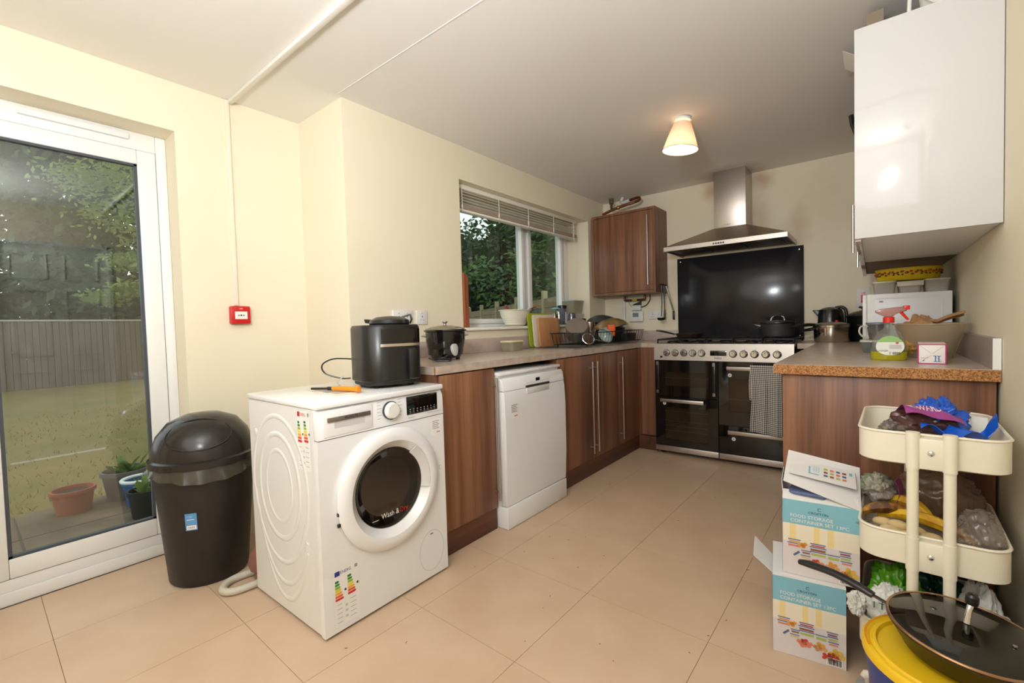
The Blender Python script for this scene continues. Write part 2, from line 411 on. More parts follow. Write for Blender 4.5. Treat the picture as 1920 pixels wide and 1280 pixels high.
v = box('trickle_vent', (.0, -4.085 - d1.location.y, DZ - .045), (.016, -3.72 - d1.location.y, DZ - .018), upvc, d1, .004)
# plaster beads of the door reveal are part of the wall; foam strip under the threshold
# ---- window
w1 = bpy.data.objects.new('window_1', None); COL.objects.link(w1); w1.location = (-.24, (WY0 + WY1) / 2, WZ0); struct(w1, 'white two-light window above the sink', 'window')
oy = w1.location.y; oz = WZ0
Y = lambda y: y - oy
Z = lambda z: z - oz
m = MB().box(-.06, Y(WY0), 0, 0, Y(WY1), Z(1.125), .004).box(-.06, Y(WY0), Z(2.05), 0, Y(WY1), Z(WZ1), .004).box(-.06, Y(WY0), Z(1.125), 0, Y(-2.06), Z(2.05), .004).box(-.06, Y(-.435), Z(1.125), 0, Y(WY1), Z(2.05), .004).box(-.06, Y(-1.072), Z(1.125), 0, Y(-1.03), Z(2.05), .004)
m.done('window_frame', upvc, w1)
for a, b in ((-2.055, -1.077), (-1.025, -.44)):
    s1, s2 = Y(a), Y(b); k = .048
    mm = MB().box(-.05, s1, Z(1.128), .014, s1 + k, Z(2.047), .005).box(-.05, s2 - k, Z(1.128), .014, s2, Z(2.047), .005).box(-.05, s1 + k, Z(1.128), .013, s2 - k, Z(1.165), .005).box(-.05, s1 + k, Z(2.0), .013, s2 - k, Z(2.047), .005)
    sash = mm.done('sash', upvc, w1)
    box('glass_pane', (-.02, s1 + k - .004, Z(1.16)), (-.016, s2 - k + .004, Z(2.004)), clear('window_glass', (232, 238, 235), (150, 155, 150), .015, .01, 1.4), w1)
box('seal', (.0005, Y(-.439), Z(1.13)), (.006, Y(-.426), Z(2.04)), M('mould_dark', (60, 52, 46), .9, noise=(60, .2), col2=(140, 130, 115)), w1)
sill = MB().box(-.24, WY0 + .001, 1.078, .028, WY1 - .001, 1.0995, .006); struct(sill.done('trim_1', M('sill_paint', (240, 236, 224), .35)), 'cream painted window sill board', 'window sill')
# ---- ceiling seam beside the trunking
struct(box('trim_2', (.02, SY - .03, H - .0015), (XR, SY - .026, H), ceil_m), 'thin plaster seam line across the ceiling', 'trim')

# ================================================================== outside
GZ = -.15
grass_m = M('dry_lawn', (104, 98, 52), .95, noise=(1.6, .22, 9), col2=(128, 110, 68), bump=(80, .9))
struct(box('floor_lawn', (-40, -25, GZ - .2), (-.76, 40, GZ - .012), grass_m), 'dry patchy lawn of the garden', 'lawn')
patio = struct(box('floor_patio', (-2.55, -7, GZ - .1), (-.76, 2.5, GZ - .004), M('patio_bed', (80, 74, 64), .9)), 'weathered stone patio outside the garden door', 'patio')
slab_m = M('patio_stone', (116, 102, 80), .85, noise=(3.5, .16, 9), col2=(78, 70, 56), bump=(30, .6))
for i in range(3):
    for j in range(14):
        x1 = -.78 - i * .6; ya = -6.0 + j * .6 + .12
        MB().box(x1 - .592, ya, GZ - .004, x1, ya + .592, GZ, .004, 1).done('patio_slab', slab_m, patio)
tuft = MB(); 
for k in range(2600):
    x = -2.64 - random.random() ** 1.6 * 6; y = -5 + random.random() * 5; h = .008 + random.random() * .03; a = random.random() * 6.28
    dx, dy = math.cos(a) * .006, math.sin(a) * .006; lx, ly = random.uniform(-.03, .03), random.uniform(-.03, .03)
    tuft._faces([(x - dx, y - dy, GZ - .012), (x + dx, y + dy, GZ - .012), (x + lx, y + ly, GZ + h)], [(0, 1, 2)])
o = tuft.done('grass', M('grass_blade', (130, 122, 66), .8, noise=(2, .3), col2=(140, 122, 74), transl=.2), fix=False, smooth=False); o['kind'] = 'stuff'; tag(o, 'short grass blades growing on the lawn', 'grass')
# fences
fence_m = M('fence_wood', (122, 110, 94), .9, noise=(6, .3, 8), col2=(92, 82, 68), stretch=(1, 1, .15))
fence_h = M('fence_wood_warm', (150, 128, 96), .9, noise=(6, .3, 8), col2=(116, 96, 70))
fn = thing('garden_fence', 'grey vertical board fence at the far end of the lawn', 'fence', (-14.4, -4, GZ - .012), .13)
for k in range(96):
    MB().box(0, -2.4 + k * .125, 0, .022, -2.4 + k * .125 + .117, 1.72 + (k % 3) * .006).done('board', fence_m, fn, smooth=False)
box('cap_rail', (-.01, -2.4, 1.735), (.05, 9.6, 1.775), M('fence_cap', (176, 168, 150), .8), fn)
for k in range(6): box('post', (-.1, -2.4 + k * 2.4, 0), (-.002, -2.3 + k * 2.4, 1.8), fence_m, fn)
p0, p1 = Vector((-1.6, 2.45, GZ - .012)), Vector((-19.0, 14.02, GZ - .012)); L = (p1 - p0).length
fs = thing('side_fence', 'brown horizontal lap board fence outside the kitchen window', 'fence', p0, math.atan2(p1.y - p0.y, p1.x - p0.x))
n = int(L / 1.85)
for k in range(n):
    for z in range(10):
        mm = MB().box(k * 1.85 + .1, -.01 + .012 * (z % 2), .08 + z * .172, k * 1.85 + 1.84, .014 + .012 * (z % 2), .08 + z * .172 + .185); mm.done('board', fence_h, fs, smooth=False)
    box('post', (k * 1.85, -.05, 0), (k * 1.85 + .1, .05, 1.98), M('fence_post', (160, 148, 112), .9), fs)
# trees
def leaf_m(n, c, c2): return M(n, c, .6, noise=(3, .25), col2=c2, transl=.25)
def tree(label, x, y, h, rad, seed, mat, zlow=.25, nl=5200, ls=.13, group='trees beyond the garden fences'):
    t = thing('tree', label, 'tree', (x, y, GZ - .012), 0, group)
    rnd = random.Random(seed)
    MB().tube([(0, 0, 0), (.08, .05, h * .3), (-.06, .02, h * .6), (.05, 0, h * .85)], [.16, .12, .08, .03], 8, smooth=4).done('trunk', M('bark', (78, 64, 50), .9, noise=(12, .3)), t)
    mb = MB(); lobes = [(rnd.gauss(0, .42), rnd.gauss(0, .42), zlow + rnd.random() * (1 - zlow), .3 + rnd.random() * .3) for _ in range(22)]
    for k in range(nl):
        lx, ly, lz, lr = rnd.choice(lobes)
        d = Vector((rnd.gauss(0, 1), rnd.gauss(0, 1), rnd.gauss(0, 1))).normalized() * lr * rnd.random() ** .4
        c = Vector(((lx + d.x) * rad, (ly + d.y) * rad, max(.1, lz * h + d.z * rad)))
        a = Vector((rnd.gauss(0, 1), rnd.gauss(0, 1), rnd.gauss(0, .6))).normalized(); b = a.orthogonal().normalized()
        s_ = ls * (.6 + rnd.random() * .8)
        mb._faces([c - a * s_, c + b * s_ * .45, c + a * s_, c - b * s_ * .45], [(0, 1, 2, 3)])
    mb.done('crown', mat, t, smooth=False, fix=False)
G1 = leaf_m('leaf_dark', (74, 98, 56), (46, 66, 38)); G2 = leaf_m('leaf_mid', (98, 128, 68), (64, 90, 48)); G3 = leaf_m('leaf_pale', (128, 148, 76), (92, 112, 54))
for k, (lab, x, y, h, rd, mt, zl) in enumerate([
    ('dark bushy tree behind the left part of the window fence', -10.6, 12.9, 6.2, 2.9, G1, .12),
    ('mid green tree standing behind the window mullion', -6.2, 9.8, 6.0, 2.5, G2, .12),
    ('dark tree with sky gaps at the right window pane', -3.6, 6.8, 5.6, 1.9, G1, .2),
    ('pale green shrub at the right window pane above the fence', -2.6, 4.9, 2.6, .9, G3, .2),
    ('broad green bush close behind the left window pane', -6.5, 8.1, 3.6, 1.5, G2, .12),
    ('tall dark tree behind the window between the others', -8.5, 12.2, 7.4, 2.5, G1, .15),
    ('dark tree at the left edge of the window view beyond the fence', -13.6, 13.6, 6.4, 2.9, G1, .1),
    ('tall dark tree beyond the far fence at the left of the door glass', -18.4, -5.8, 8.0, 3.2, G1, .1),
    ('tall dark tree beyond the far fence in the middle of the door glass', -18.5, -2.2, 8.4, 3.2, G1, .1),
    ('tall dark tree beyond the far fence at the right of the door glass', -18.8, 1.4, 8.2, 3.2, G1, .1),
    ('dark tree rising behind the far fence corner', -19.4, 5.0, 8.4, 3.4, G1, .1)]):
    tree(lab, x, y, h, rd, k + 3, mt, zl, 12000 if rd > 2.8 else 11000 if rd > 2 else 3200, .20 if rd > 3 else .16 if rd > 2 else .1)
tr = thing('overhanging_tree', 'yellow-green leafy tree reaching into the top right of the door glass', 'tree', (-5.0, -2.55, GZ - .012), 0, 'trees beyond the garden fences')
MB().tube([(0, .5, 0), (.05, .45, 1.4), (0, .2, 2.2), (0, -.2, 2.7)], [.07, .05, .03, .01], 8, smooth=4).done('trunk', MATS['bark'], tr)
rnd = random.Random(5); mb = MB()
for k in range(2600):
    q = rnd.choice([(0, -.35, 3.15, .5), (0, -.45, 2.75, .4), (0, -.2, 3.4, .5), (0, -.58, 1.75, .2), (0, -.35, 1.85, .2), (0, .0, 2.5, .5), (.1, -.75, 3.1, .35), (0, -.3, 2.2, .3)])
    d = Vector((rnd.gauss(0, .5), rnd.gauss(0, .5), rnd.gauss(0, .22))) * q[3]
    c = Vector(q[:3]) + d; a = Vector((rnd.gauss(0, 1), rnd.gauss(0, 1), rnd.gauss(0, .6))).normalized(); b = a.orthogonal().normalized(); s_ = .034 * (.6 + rnd.random() * .8)
    mb._faces([c - a * s_, c + b * s_ * .5, c + a * s_, c - b * s_ * .5], [(0, 1, 2, 3)])
mb.done('crown', G3, tr, smooth=False, fix=False)
# pots on the patio
def pot(label, x, y, r, h, mat, plant=None, rim=None, seed=1):
    t = thing('plant_pot', label, 'plant pot', (x, y, GZ), 0)
    MB().lathe([(.001, 0), (r * .78, 0), (r * .96, h * .86), (r * 1.05, h * .86), (r * 1.05, h), (r * .93, h), (r * .88, h * .8), (.001, h * .8)], seg=24).done('pot', mat, t)
    if rim: MB().tube([(r * 1.0 * math.cos(a * PI / 12), r * 1.0 * math.sin(a * PI / 12), h) for a in range(24)], r * .12, 8, closed=True).done('rim', rim, t)
    MB().lathe([(.001, h * .8), (r * .88, h * .8), (r * .88, h * .84), (.001, h * .86)], seg=20).done('soil', M('soil', (52, 42, 34), .95, noise=(60, .3)), t)
    if plant:
        rd = random.Random(seed); mb = MB()
        for k in range(plant[0]):
            a = rd.random() * 6.28; l = plant[1] * (.5 + rd.random() * .7); e = rd.uniform(.2, 1.2); b0 = Vector((rd.uniform(-.4, .4) * r, rd.uniform(-.4, .4) * r, h * .82))
            tip = b0 + Vector((math.cos(a) * l * math.cos(e), math.sin(a) * l * math.cos(e), l * math.sin(e)))
            w = Vector((-math.sin(a), math.cos(a), 0)) * l * .16; mid = b0.lerp(tip, .62) + Vector((0, 0, l * .12))
            mb._faces([b0, mid - w, tip, mid + w], [(0, 1, 2), (0, 2, 3)])
        mb.done('leaves', G3, t, smooth=False, fix=False)
    return t
pot('low terracotta pot on the patio edge', -2.33, -3.80, .12, .17, M('terracotta', (150, 84, 62), .8, noise=(9, .3)))
pot('wide grey pot with a leafy plant on the patio', -2.40, -3.49, .15, .22, M('grey_pot', (96, 92, 88), .8), (22, .17), seed=2)
pot('blue glazed pot with a white rim on the patio', -2.1, -3.46, .11, .19, M('blue_glaze', (60, 100, 150), .25), (6, .1), M('pale_rim', (220, 222, 218), .4), 3)
pot('black nursery pot with lime green leaves by the door', -1.78, -3.50, .10, .19, black_m, (22, .14), seed=4)

# ================================================================== fitted units
def cabinet(name, label, x0, x1, y0, y1, z0, z1, body_m, cat='cabinet'):
    t = thing(name, label, cat, ((x0 + x1) / 2, (y0 + y1) / 2, z0))
    ox, oy, oz_ = t.location
    box('body', (x0 - ox, y0 - oy, 0), (x1 - ox, y1 - oy, z1 - z0), body_m, t)
    return t, Vector((ox, oy, oz_))
def door_x(t, o, xf, th, y0, y1, z0, z1, mat, hy=None, hz=(.17, .83), sgn=1, bar=.03):
    """door in a plane x = const facing sgn*x, with a bar handle as sub-part"""
    xb = xf - sgn * th
    d = box('door', (min(xf, xb) - o.x, y0 - o.y, z0 - o.z), (max(xf, xb) - o.x, y1 - o.y, z1 - o.z), mat, t, .0015)
    if hy is not None: handle_bar(d, (xf + sgn * bar - o.x, hy - o.y), hz[0] - o.z, hz[1] - o.z, (-sgn * bar, 0))
    return d
CB = .883
# left run
t, o = cabinet('base_cabinet', 'walnut base cabinet between washing machine and dishwasher', .03, .578, -2.872, -2.478, .118, CB, walnut)
door_x(t, o, .6, .02, -2.868, -2.482, .122, .876, walnut, -2.498)
box('end_panel', (.03 - o.x, -2.893 - o.y, -.118), (.585 - o.x, -2.8725 - o.y, CB - .118), walnut, t)
t, o = cabinet('base_cabinet', 'walnut double base cabinet right of the dishwasher under the sink', .03, .578, -1.858, -.988, .118, .74, walnut)
door_x(t, o, .6, .02, -1.852, -1.417, .122, .876, walnut, -1.448)
door_x(t, o, .6, .02, -1.412, -.988, .122, .876, walnut, -1.375)
box('rail', (.5 - o.x, -1.858 - o.y, .622), (.578 - o.x, -.988 - o.y, CB - .1185), walnut, t)
t, o = cabinet('base_cabinet', 'narrow walnut corner base cabinet beside the range cooker', .03, .578, -.985, -.03, .118, .74, walnut)
door_x(t, o, .6, .02, -.980, -.58, .122, .876, walnut, -.957)
box('corner_post', (.575 - o.x, -.578 - o.y, 0), (.6 - o.x, -.522 - o.y, .765), walnut, t)
box('corner_post', (.5785 - o.x, -.522 - o.y, 0), (.747 - o.x, -.50 - o.y, .765), walnut, t)
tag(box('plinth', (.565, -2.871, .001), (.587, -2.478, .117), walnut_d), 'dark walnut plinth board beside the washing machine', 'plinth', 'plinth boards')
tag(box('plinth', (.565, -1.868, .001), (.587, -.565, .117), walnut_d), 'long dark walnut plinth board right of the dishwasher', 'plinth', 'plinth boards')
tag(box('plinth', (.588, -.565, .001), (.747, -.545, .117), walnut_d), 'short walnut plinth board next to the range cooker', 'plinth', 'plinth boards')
# worktop with sink cut-out
SX0, SX1, SY0, SY1 = .10, .50, -1.50, -1.08
wt = thing('worktop', 'pale stone-effect worktop on the left under the window', 'worktop', (.3, -1.5, CB + .0005))
m = MB()
for a in ((.001, -2.896, .6, SY0), (.001, SY0, SX0, SY1), (SX1, SY0, .6, SY1), (.001, SY1, .6, -.001), (.6, -.512, .748, -.001)):
    m.box(a[0] - .3, a[1] + 1.5, 0, a[2] - .3, a[3] + 1.5, WT - CB - .0005)
m.done('slab', work_m, wt, smooth=False)
box('edge_strip', (.592 - .3, -2.8975 + 1.5, .0005), (.6006 - .3, -2.8955 + 1.5, WT - CB - .002), chip_m, wt)
t = thing('worktop_upstand', 'low pinkish stone upstand along the window wall and corner', 'upstand', (.01, -1.5, WT + .0005))
box('board', (-.009, -1.39, 0), (.009, 1.499, .098), upst_m, t, .002)
box('board', (.0095, 1.481, 0), (.735, 1.499, .098), upst_m, t, .002)
# right run
wr = thing('worktop', 'grey-beige worktop on the right with a raw chipboard end', 'worktop', (2.19, -1.13, CB + .0005))
MB().box(1.878 - 2.19, -2.2535 + 1.13, 0, XR - .002 - 2.19, -.001 + 1.13, WT - CB - .0005).box(1.768 - 2.19, -.55 + 1.13, 0, 1.8785 - 2.19, -.001 + 1.13, WT - CB - .001).done('slab', work_m, wr, smooth=False)
box('chipboard_edge', (1.879 - 2.19, -2.256 + 1.13, .0002), (XR - .003 - 2.19, -2.2536 + 1.13, WT - CB - .002), chip_m, wr)
t = thing('worktop_upstand', 'grey upstand with a white taped end along the right wall', 'upstand', (2.489, -1.13, WT + .0005))
box('board', (-.009, -1.118, 0), (.009, 1.105, .098), M('grey_upstand', (168, 156, 146), .4, noise=(40, .3), col2=(150, 138, 130)), t)
box('end_tape', (-.0095, -1.121, 0), (.0095, -1.1185, .098), white_p, t)
ep = tag(MB().box(1.905, -2.228, .001, XR - .008, -2.208, CB, .001).done('end_panel', walnut), 'wide walnut end panel behind the trolley', 'panel')
for k, (a, b) in enumerate(((-2.2, -1.5), (-1.495, -.8), (-.795, -.1))):
    lab = ['walnut base cabinet just behind the end panel on the right', 'middle walnut base cabinet of the right run', 'walnut corner base cabinet right of the range cooker'][k]
    t, o = cabinet('base_cabinet', lab, 1.925, XR - .03, a, b, .118, CB, walnut)
    door_x(t, o, 1.903, .02, a + .003, b - .003, .122, .876, walnut, b - .04, sgn=-1)
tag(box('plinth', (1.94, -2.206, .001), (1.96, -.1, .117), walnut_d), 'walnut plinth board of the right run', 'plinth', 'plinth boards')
# wall cabinet left of the hood
t, o = cabinet('wall_cabinet', 'walnut wall cabinet in the corner left of the cooker hood', .024, .66, -.28, -.001, 1.372, 2.145, walnut)
m = MB(); a, b, c, d = .024 - o.x, .66 - o.x, 0, 2.145 - 1.372; f0, f1 = -.305 - o.y, -.2801 - o.y
m.box(a, f0, c, a + .022, f1, d).box(b - .022, f0, c, b, f1, d).box(a + .022, f0, c, b - .022, f1, c + .022).box(a + .022, f0, d - .022, b - .022, f1, d)
m.done('face_frame', walnut, t, smooth=False)
d_ = box('door', (a + .025, f0 + .003, c + .025), (b - .025, f1, d - .025), walnut, t, .001)
handle_bar(d_, (b - .062, f0 - .027), .07, .70, (0, .03))
# white wall cabinets on the right
mauve = M('mauve_gloss', (196, 184, 176), .15)
for k, (a, b, lab, hy) in enumerate(((-2.25, -1.302, 'white gloss wall cabinet at the top right nearest the viewer', -1.40), (-1.298, -.45, 'wall cabinet behind the white gloss one on the right wall', -.52))):
    t = thing('wall_cabinet', lab, 'cabinet', (2.32, (a + b) / 2, 1.38)); o = Vector(t.location)
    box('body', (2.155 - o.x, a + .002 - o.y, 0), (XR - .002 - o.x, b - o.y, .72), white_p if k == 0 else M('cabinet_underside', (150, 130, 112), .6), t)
    if k == 0: box('gloss_end_panel', (2.136 - o.x, a - .014 - o.y, -.004), (XR - .002 - o.x, a + .0015 - o.y, .724), white_g, t, .001)
    d_ = box('door', (2.137 - o.x, a + .004 - o.y, -.012), (2.1545 - o.x, b - .003 - o.y, .72), mauve, t, .001)
    handle_bar(d_, (2.108 - o.x, hy - o.y), .045, .285, (.029, 0), .0055, chrome)

# ================================================================== range cooker
ck = thing('range_cooker', 'stainless steel and black range cooker with ten knobs under the hood', 'cooker', (1.2595, -.33, .001))
o = Vector(ck.location); X = lambda v: v - o.x; Yc = lambda v: v - o.y; Zc = lambda v: v - o.z
YFc = -.632
box('body', (X(.764), Yc(-.60), Zc(.03)), (X(1.755), Yc(-.03), Zc(.895)), black_m, ck)
for sx in (.80, 1.70):
    for sy in (-.56, -.08): MB().cyl((X(sx), Yc(sy), 0), .02, .029, seg=12).done('foot', rubber, ck)
box('kick_strip', (X(.762), Yc(YFc), Zc(.033)), (X(1.2565), Yc(-.601), Zc(.078)), steel, ck, .002)
box('kick_strip', (X(1.2625), Yc(YFc), Zc(.033)), (X(1.757), Yc(-.601), Zc(.078)), steel, ck, .002)
MB().prism([(Yc(YFc), Zc(.787)), (Yc(-.601), Zc(.787)), (Yc(-.601), Zc(.918)), (Yc(YFc + .006), Zc(.918))], X(.761), X(1.758), 'x').done('control_panel', steel, ck, smooth=False)
box('hob_top', (X(.761), Yc(-.60), Zc(.896)), (X(1.758), Yc(-.03), Zc(.920)), steel, ck, .003)
def knob(parent, x, z, y0, r=.021):
    k = MB().lathe([(r * 1.15, 0), (r * 1.15, -.006), (r * .98, -.008), (r * .9, -.026), (r * .8, -.030), (.001, -.030)], (x, y0, z), 'y', 24).done('knob', chrome, parent)
    MB().lathe([(r * 1.35, .0015), (r * 1.35, -.002), (.001, -.002)], (x, y0, z), 'y', 20).done('bezel', black_p, k)
    box('pointer', (x - .0015, y0 - .0312, z + .004), (x + .0015, y0 - .0303, z + .017), black_p, k)
for i in range(5): knob(ck, X(.865 + i * .069), Zc(.846), Yc(YFc) + .001)
for i in range(5): knob(ck, X(1.367 + i * .0723), Zc(.844), Yc(YFc) + .001)
box('clock_display', (X(1.204), Yc(YFc - .003), Zc(.829)), (X(1.321), Yc(YFc + .001), Zc(.868)), black_g, ck, .001)
MB().lathe([(.009, .002), (.009, -.006), (.001, -.006)], (X(.822), Yc(YFc), Zc(.814)), 'y', 14).done('push_button', black_p, ck)
P = Print((X(1.236), Yc(YFc) - .0002, Zc(.803)), (1, 0, 0), (0, 0, 1)); P.text('beko', 0, 0, .05, navy)
for i in range(5):
    P.text('- +', (.865 + i * .069) - 1.236 - .01, .071, .02, inkg); P.text('- +', (1.367 + i * .0723) - 1.236 - .01, .069, .02, inkg)
for i in range(3): P.rect(.032 + 1.204 - 1.236 + i * 0, 0, .032, .0001, inkg)
P.done('lettering', ck)
def glazed(name, x0, x1, z0, z1, wx0, wx1, wz0, wz1, hz=None, hx=None):
    m = MB(); f = Yc(YFc); b = Yc(-.602)
    m.box(X(x0), f, Zc(z0), X(wx0), b, Zc(z1)).box(X(wx1), f, Zc(z0), X(x1), b, Zc(z1)).box(X(wx0), f, Zc(z0), X(wx1), b, Zc(wz0)).box(X(wx0), f, Zc(wz1), X(wx1), b, Zc(z1))
    d = m.done(name, black_g, ck, smooth=False)
    box('window_glass', (X(wx0), f + .002, Zc(wz0)), (X(wx1), f + .005, Zc(wz1)), clear('oven_glass', (200, 194, 186), (40, 38, 36), .05, .02, 1.4), d)
    if hz:
        box('handle', (X(hx[0]), f - .040, Zc(hz - .0135)), (X(hx[1]), f - .030, Zc(hz + .0135)), steel, d, .002)
        for hh in (hx[0] + .02, hx[1] - .02): MB().cyl((X(hh), f - .031, Zc(hz)), .007, .031, 'y', 10).done('handle_stud', steel, d)
    return d
# cavity liners let the racks be seen through the panes
cav = M('oven_cavity', (150, 138, 116), .6)
def cavity(x0, x1, z0, z1, racks):
    m = MB(); y0, y1 = Yc(-.6005), Yc(-.6003)
    box('oven_back', (X(x0), Yc(-.6012), Zc(z0)), (X(x1), Yc(-.6005), Zc(z1)), cav, ck)
    for z in racks:
        r = MB().tube([(X(x0), Yc(-.615), Zc(z)), (X(x1), Yc(-.615), Zc(z))], .003, 6)
        r.done('oven_rack', M('rack_wire', (206, 204, 200), .4), ck)
g1 = glazed('grill_door', .766, 1.2555, .490, .784, .841, 1.19, .575, .690)
cavity(.83, 1.2, .56, .70, (.64,))
for x in (.782, 1.222):
    box('handle_bracket', (X(x), Yc(YFc - .016), Zc(.54)), (X(x + .022), Yc(YFc - .0005), Zc(.775)), black_p, g1, .003)
    box('handle_clip', (X(x + .001), Yc(YFc - .02), Zc(.745)), (X(x + .021), Yc(YFc - .0165), Zc(.775)), dsteel, g1)
    box('handle_clip', (X(x + .001), Yc(YFc - .02), Zc(.515)), (X(x + .021), Yc(YFc - .0165), Zc(.54)), dsteel, g1)
glazed('oven_door', .766, 1.2555, .082, .486, .837, 1.184, .130, .400, .459, (.82, 1.16))
cavity(.82, 1.2, .12, .41, (.365, .285, .245, .205))
glazed('oven_door', 1.2635, 1.7535, .300, .784, 1.335, 1.685, .405, .660, .738, (1.328, 1.70))
cavity(1.32, 1.7, .39, .67, (.5,))
dr = box('storage_drawer', (X(1.2635), Yc(YFc), Zc(.082)), (X(1.7535), Yc(-.602), Zc(.296)), black_g, ck, .001)
box('handle', (X(1.33), Yc(YFc - .03), Zc(.238)), (X(1.70), Yc(YFc - .02), Zc(.266)), steel, dr, .002)
for hh in (1.35, 1.68): MB().cyl((X(hh), Yc(YFc - .021), Zc(.252)), .007, .0205, 'y', 10).done('handle_stud', steel, dr)
for x, z in ((.842, .43), (1.343, .683), (1.365, .20)):
    m = MB().use(white_p).lathe([(.014, .0), (.014, -.001), (.001, -.001)], (X(x), Yc(YFc - .0004), Zc(z)), 'y', 20); m.use(inkg).lathe([(.006, 0), (.006, -.0015), (.001, -.0015)], (X(x), Yc(YFc - .0004), Zc(z)), 'y', 14); m.done('round_sticker', None, ck)
for i, x in enumerate((.86, 1.06, 1.26, 1.46, 1.66)):
    for y in ((-.46, -.20) if i != 2 else (-.33,)):
        r = .045 if i != 2 else .06
        b_ = MB().lathe([(r, 0), (r, .012), (r * .7, .018), (.001, .018)], (X(x), Yc(y), Zc(.9205)), 'z', 20).done('burner', black_m, ck)
for x in (.86, 1.06, 1.26, 1.46, 1.66):
    m = MB(); r = .006; z = Zc(.952)
    xa, xb, ya, yb = X(x - .09), X(x + .09), Yc(-.57), Yc(-.08)
    m.tube([(xa, ya, z), (xb, ya, z), (xb, yb, z), (xa, yb, z)], r, 6, closed=True)
    for yy in (-.46, -.33, -.20): m.tube([(xa, Yc(yy), z), (xb, Yc(yy), z)], r, 6)
    m.tube([(X(x), ya, z), (X(x), yb, z)], r, 6)
    for px, py in ((xa, ya), (xb, ya), (xa, yb), (xb, yb)): m.tube([(px, py, z), (px, py, Zc(.921))], r, 6)
    m.done('pan_support', black_m, ck)
# cooker hood
hd = thing('cooker_hood', 'stainless steel chimney cooker hood above the range cooker', 'cooker hood', (1.2545, -.25, 1.69))
hx = 1.2545
box('chimney', (1.146 - hx, 0, 1.862 - 1.69), (1.389 - hx, .249, H - 1.69 - .001), steel, hd, .002)
m = MB(); e = .806 - hx, 1.708 - hx, -.25, .249
vs_ = [(e[0], e[2], .036), (e[1], e[2], .036), (e[1], e[3], .036), (e[0], e[3], .036), (1.143 - hx, -.004, .178), (1.392 - hx, -.004, .178), (1.392 - hx, .249, .178), (1.143 - hx, .249, .178)]
m._faces(vs_, [(0, 1, 5, 4), (1, 2, 6, 5), (2, 3, 7, 6), (3, 0, 4, 7), (4, 5, 6, 7), (3, 2, 1, 0)]); m.done('canopy', M('hood_steel', (172, 160, 148), .34, 1, bump=(300, .05), stretch=(.05, 1, 1)), hd, smooth=False)
m = MB().box(e[0], e[2], 0, e[1], e[2] + .012, .036, .001).box(e[0], e[2] + .012, 0, e[0] + .012, e[3], .036).box(e[1] - .012, e[2] + .012, 0, e[1], e[3], .036)
m.done('rim_band', steel, hd, smooth=False)
box('underside', (e[0] + .012, e[2] + .012, .012), (e[1] - .012, e[3], .02), M('hood_underside', (70, 66, 62), .4, .7), hd)
for k in range(3):
    a = -.40 + k * .27; fl = box('grease_filter', (a, -.18, .004), (a + .255, .12, .0115), M('filter_mesh', (120, 112, 100), .5, .8, noise=(300, .1), col2=(60, 56, 50)), hd, .002)
    box('filter_latch', (a + .09, -.175, .001), (a + .165, -.155, .0038), chrome, fl)
for k in range(5): box('push_button', (-.035 + k * .018 - .02, e[2] - .004, .010), (-.035 + k * .018 - .008, e[2] - .0002, .022), black_p, hd, .001)
P = Print((-.03, -.0003, .195), (1, 0, 0), (0, 0, 1)); P.text('= beko', 0, 0, .05, navy, lay=1); P.done('lettering', hd)
# splashback
sb = thing('splashback', 'dark grey glass splashback behind the hob', 'splashback', (1.2555, -.006, WT + .006))
box('glass_panel', (-.5, -.004, 0), (.5, .005, .755), M('charcoal_glass', (46, 45, 49), .14, spec=.3, noise=(3, .3), col2=(40, 39, 43)), sb, .001)
for sx in (-.47, .47):
    for z in (.03, .725): MB().lathe([(.006, 0), (.006, -.003), (.001, -.004)], (sx, -.0042, z), 'y', 12).done('screw', chrome, sb)

# ================================================================== washing machine
wm = thing('washing_machine', 'white front-loading washing machine with energy labels', 'washing machine', (.6817, -3.5164, .001), .0138)
WD = -.5585
MB().box(WD, .004, .012, -.0295, .012, .825).box(WD, .586, .012, -.0295, .594, .825).box(WD, .012, .012, WD + .01, .586, .825).box(WD + .01, .012, .012, -.0295, .586, .02).done('body', M('white_sheet', (232, 231, 229), .35), wm, smooth=False)
for x in (-.06, -.5):
    for y in (.06, .54): MB().cyl((x, y, 0), .022, .0118, seg=12).done('foot', rubber, wm)
box('top_lid', (WD - .004, -.001, .826), (.0, .599, .849), white_a, wm, .006)
MB().plate_hole(.001, .597, .010, .714, .300, .468, .17, -.004, -.029).done('front_panel', white_a, wm)
m = MB().prism([(-.029, .7175), (-.001, .7175), (-.004, .80), (-.016, .8255), (-.029, .8255)], .001, .597, 'y', .003); m.done('control_fascia', white_a, wm)
# door
dr = MB().ringlathe([(.238, -.0035), (.241, .010), (.232, .020), (.205, .026), (.190, .024), (.186, .018), (.160, -.005), (.155, -.018), (.17, -.0035)], (0, .300, .468), 'x', 56).done('door_ring', white_a, wm)
MB().tube([(.0215, .300 + .207 * math.cos(a), .468 + .207 * math.sin(a)) for a in [PI * 2 * k / 60 for k in range(60)]], .0016, 5, closed=True).done('door_groove', M('soft_grey', (190, 192, 196), .4), dr)
MB().lathe([(.001, -.062), (.06, -.060), (.11, -.045), (.148, -.012), (.161, -.006), (.158, -.003), (.146, -.008), (.108, -.040), (.06, -.054), (.001, -.056)], (0, .300, .468), 'x', 48).done('door_glass', clear('washer_glass', (176, 172, 168), (40, 40, 42), .02, .02, 1.45), dr)
m = MB().sheet(lambda u, v: (.020 - .020 * v, .300 + (.186 - .032 * v) * math.cos(-.25 + 1.15 * u), .468 + (.186 - .032 * v) * math.sin(-.25 + 1.15 * u)), 16, 2, .006); m.done('door_handle', M('handle_grey', (214, 212, 208), .3), dr)
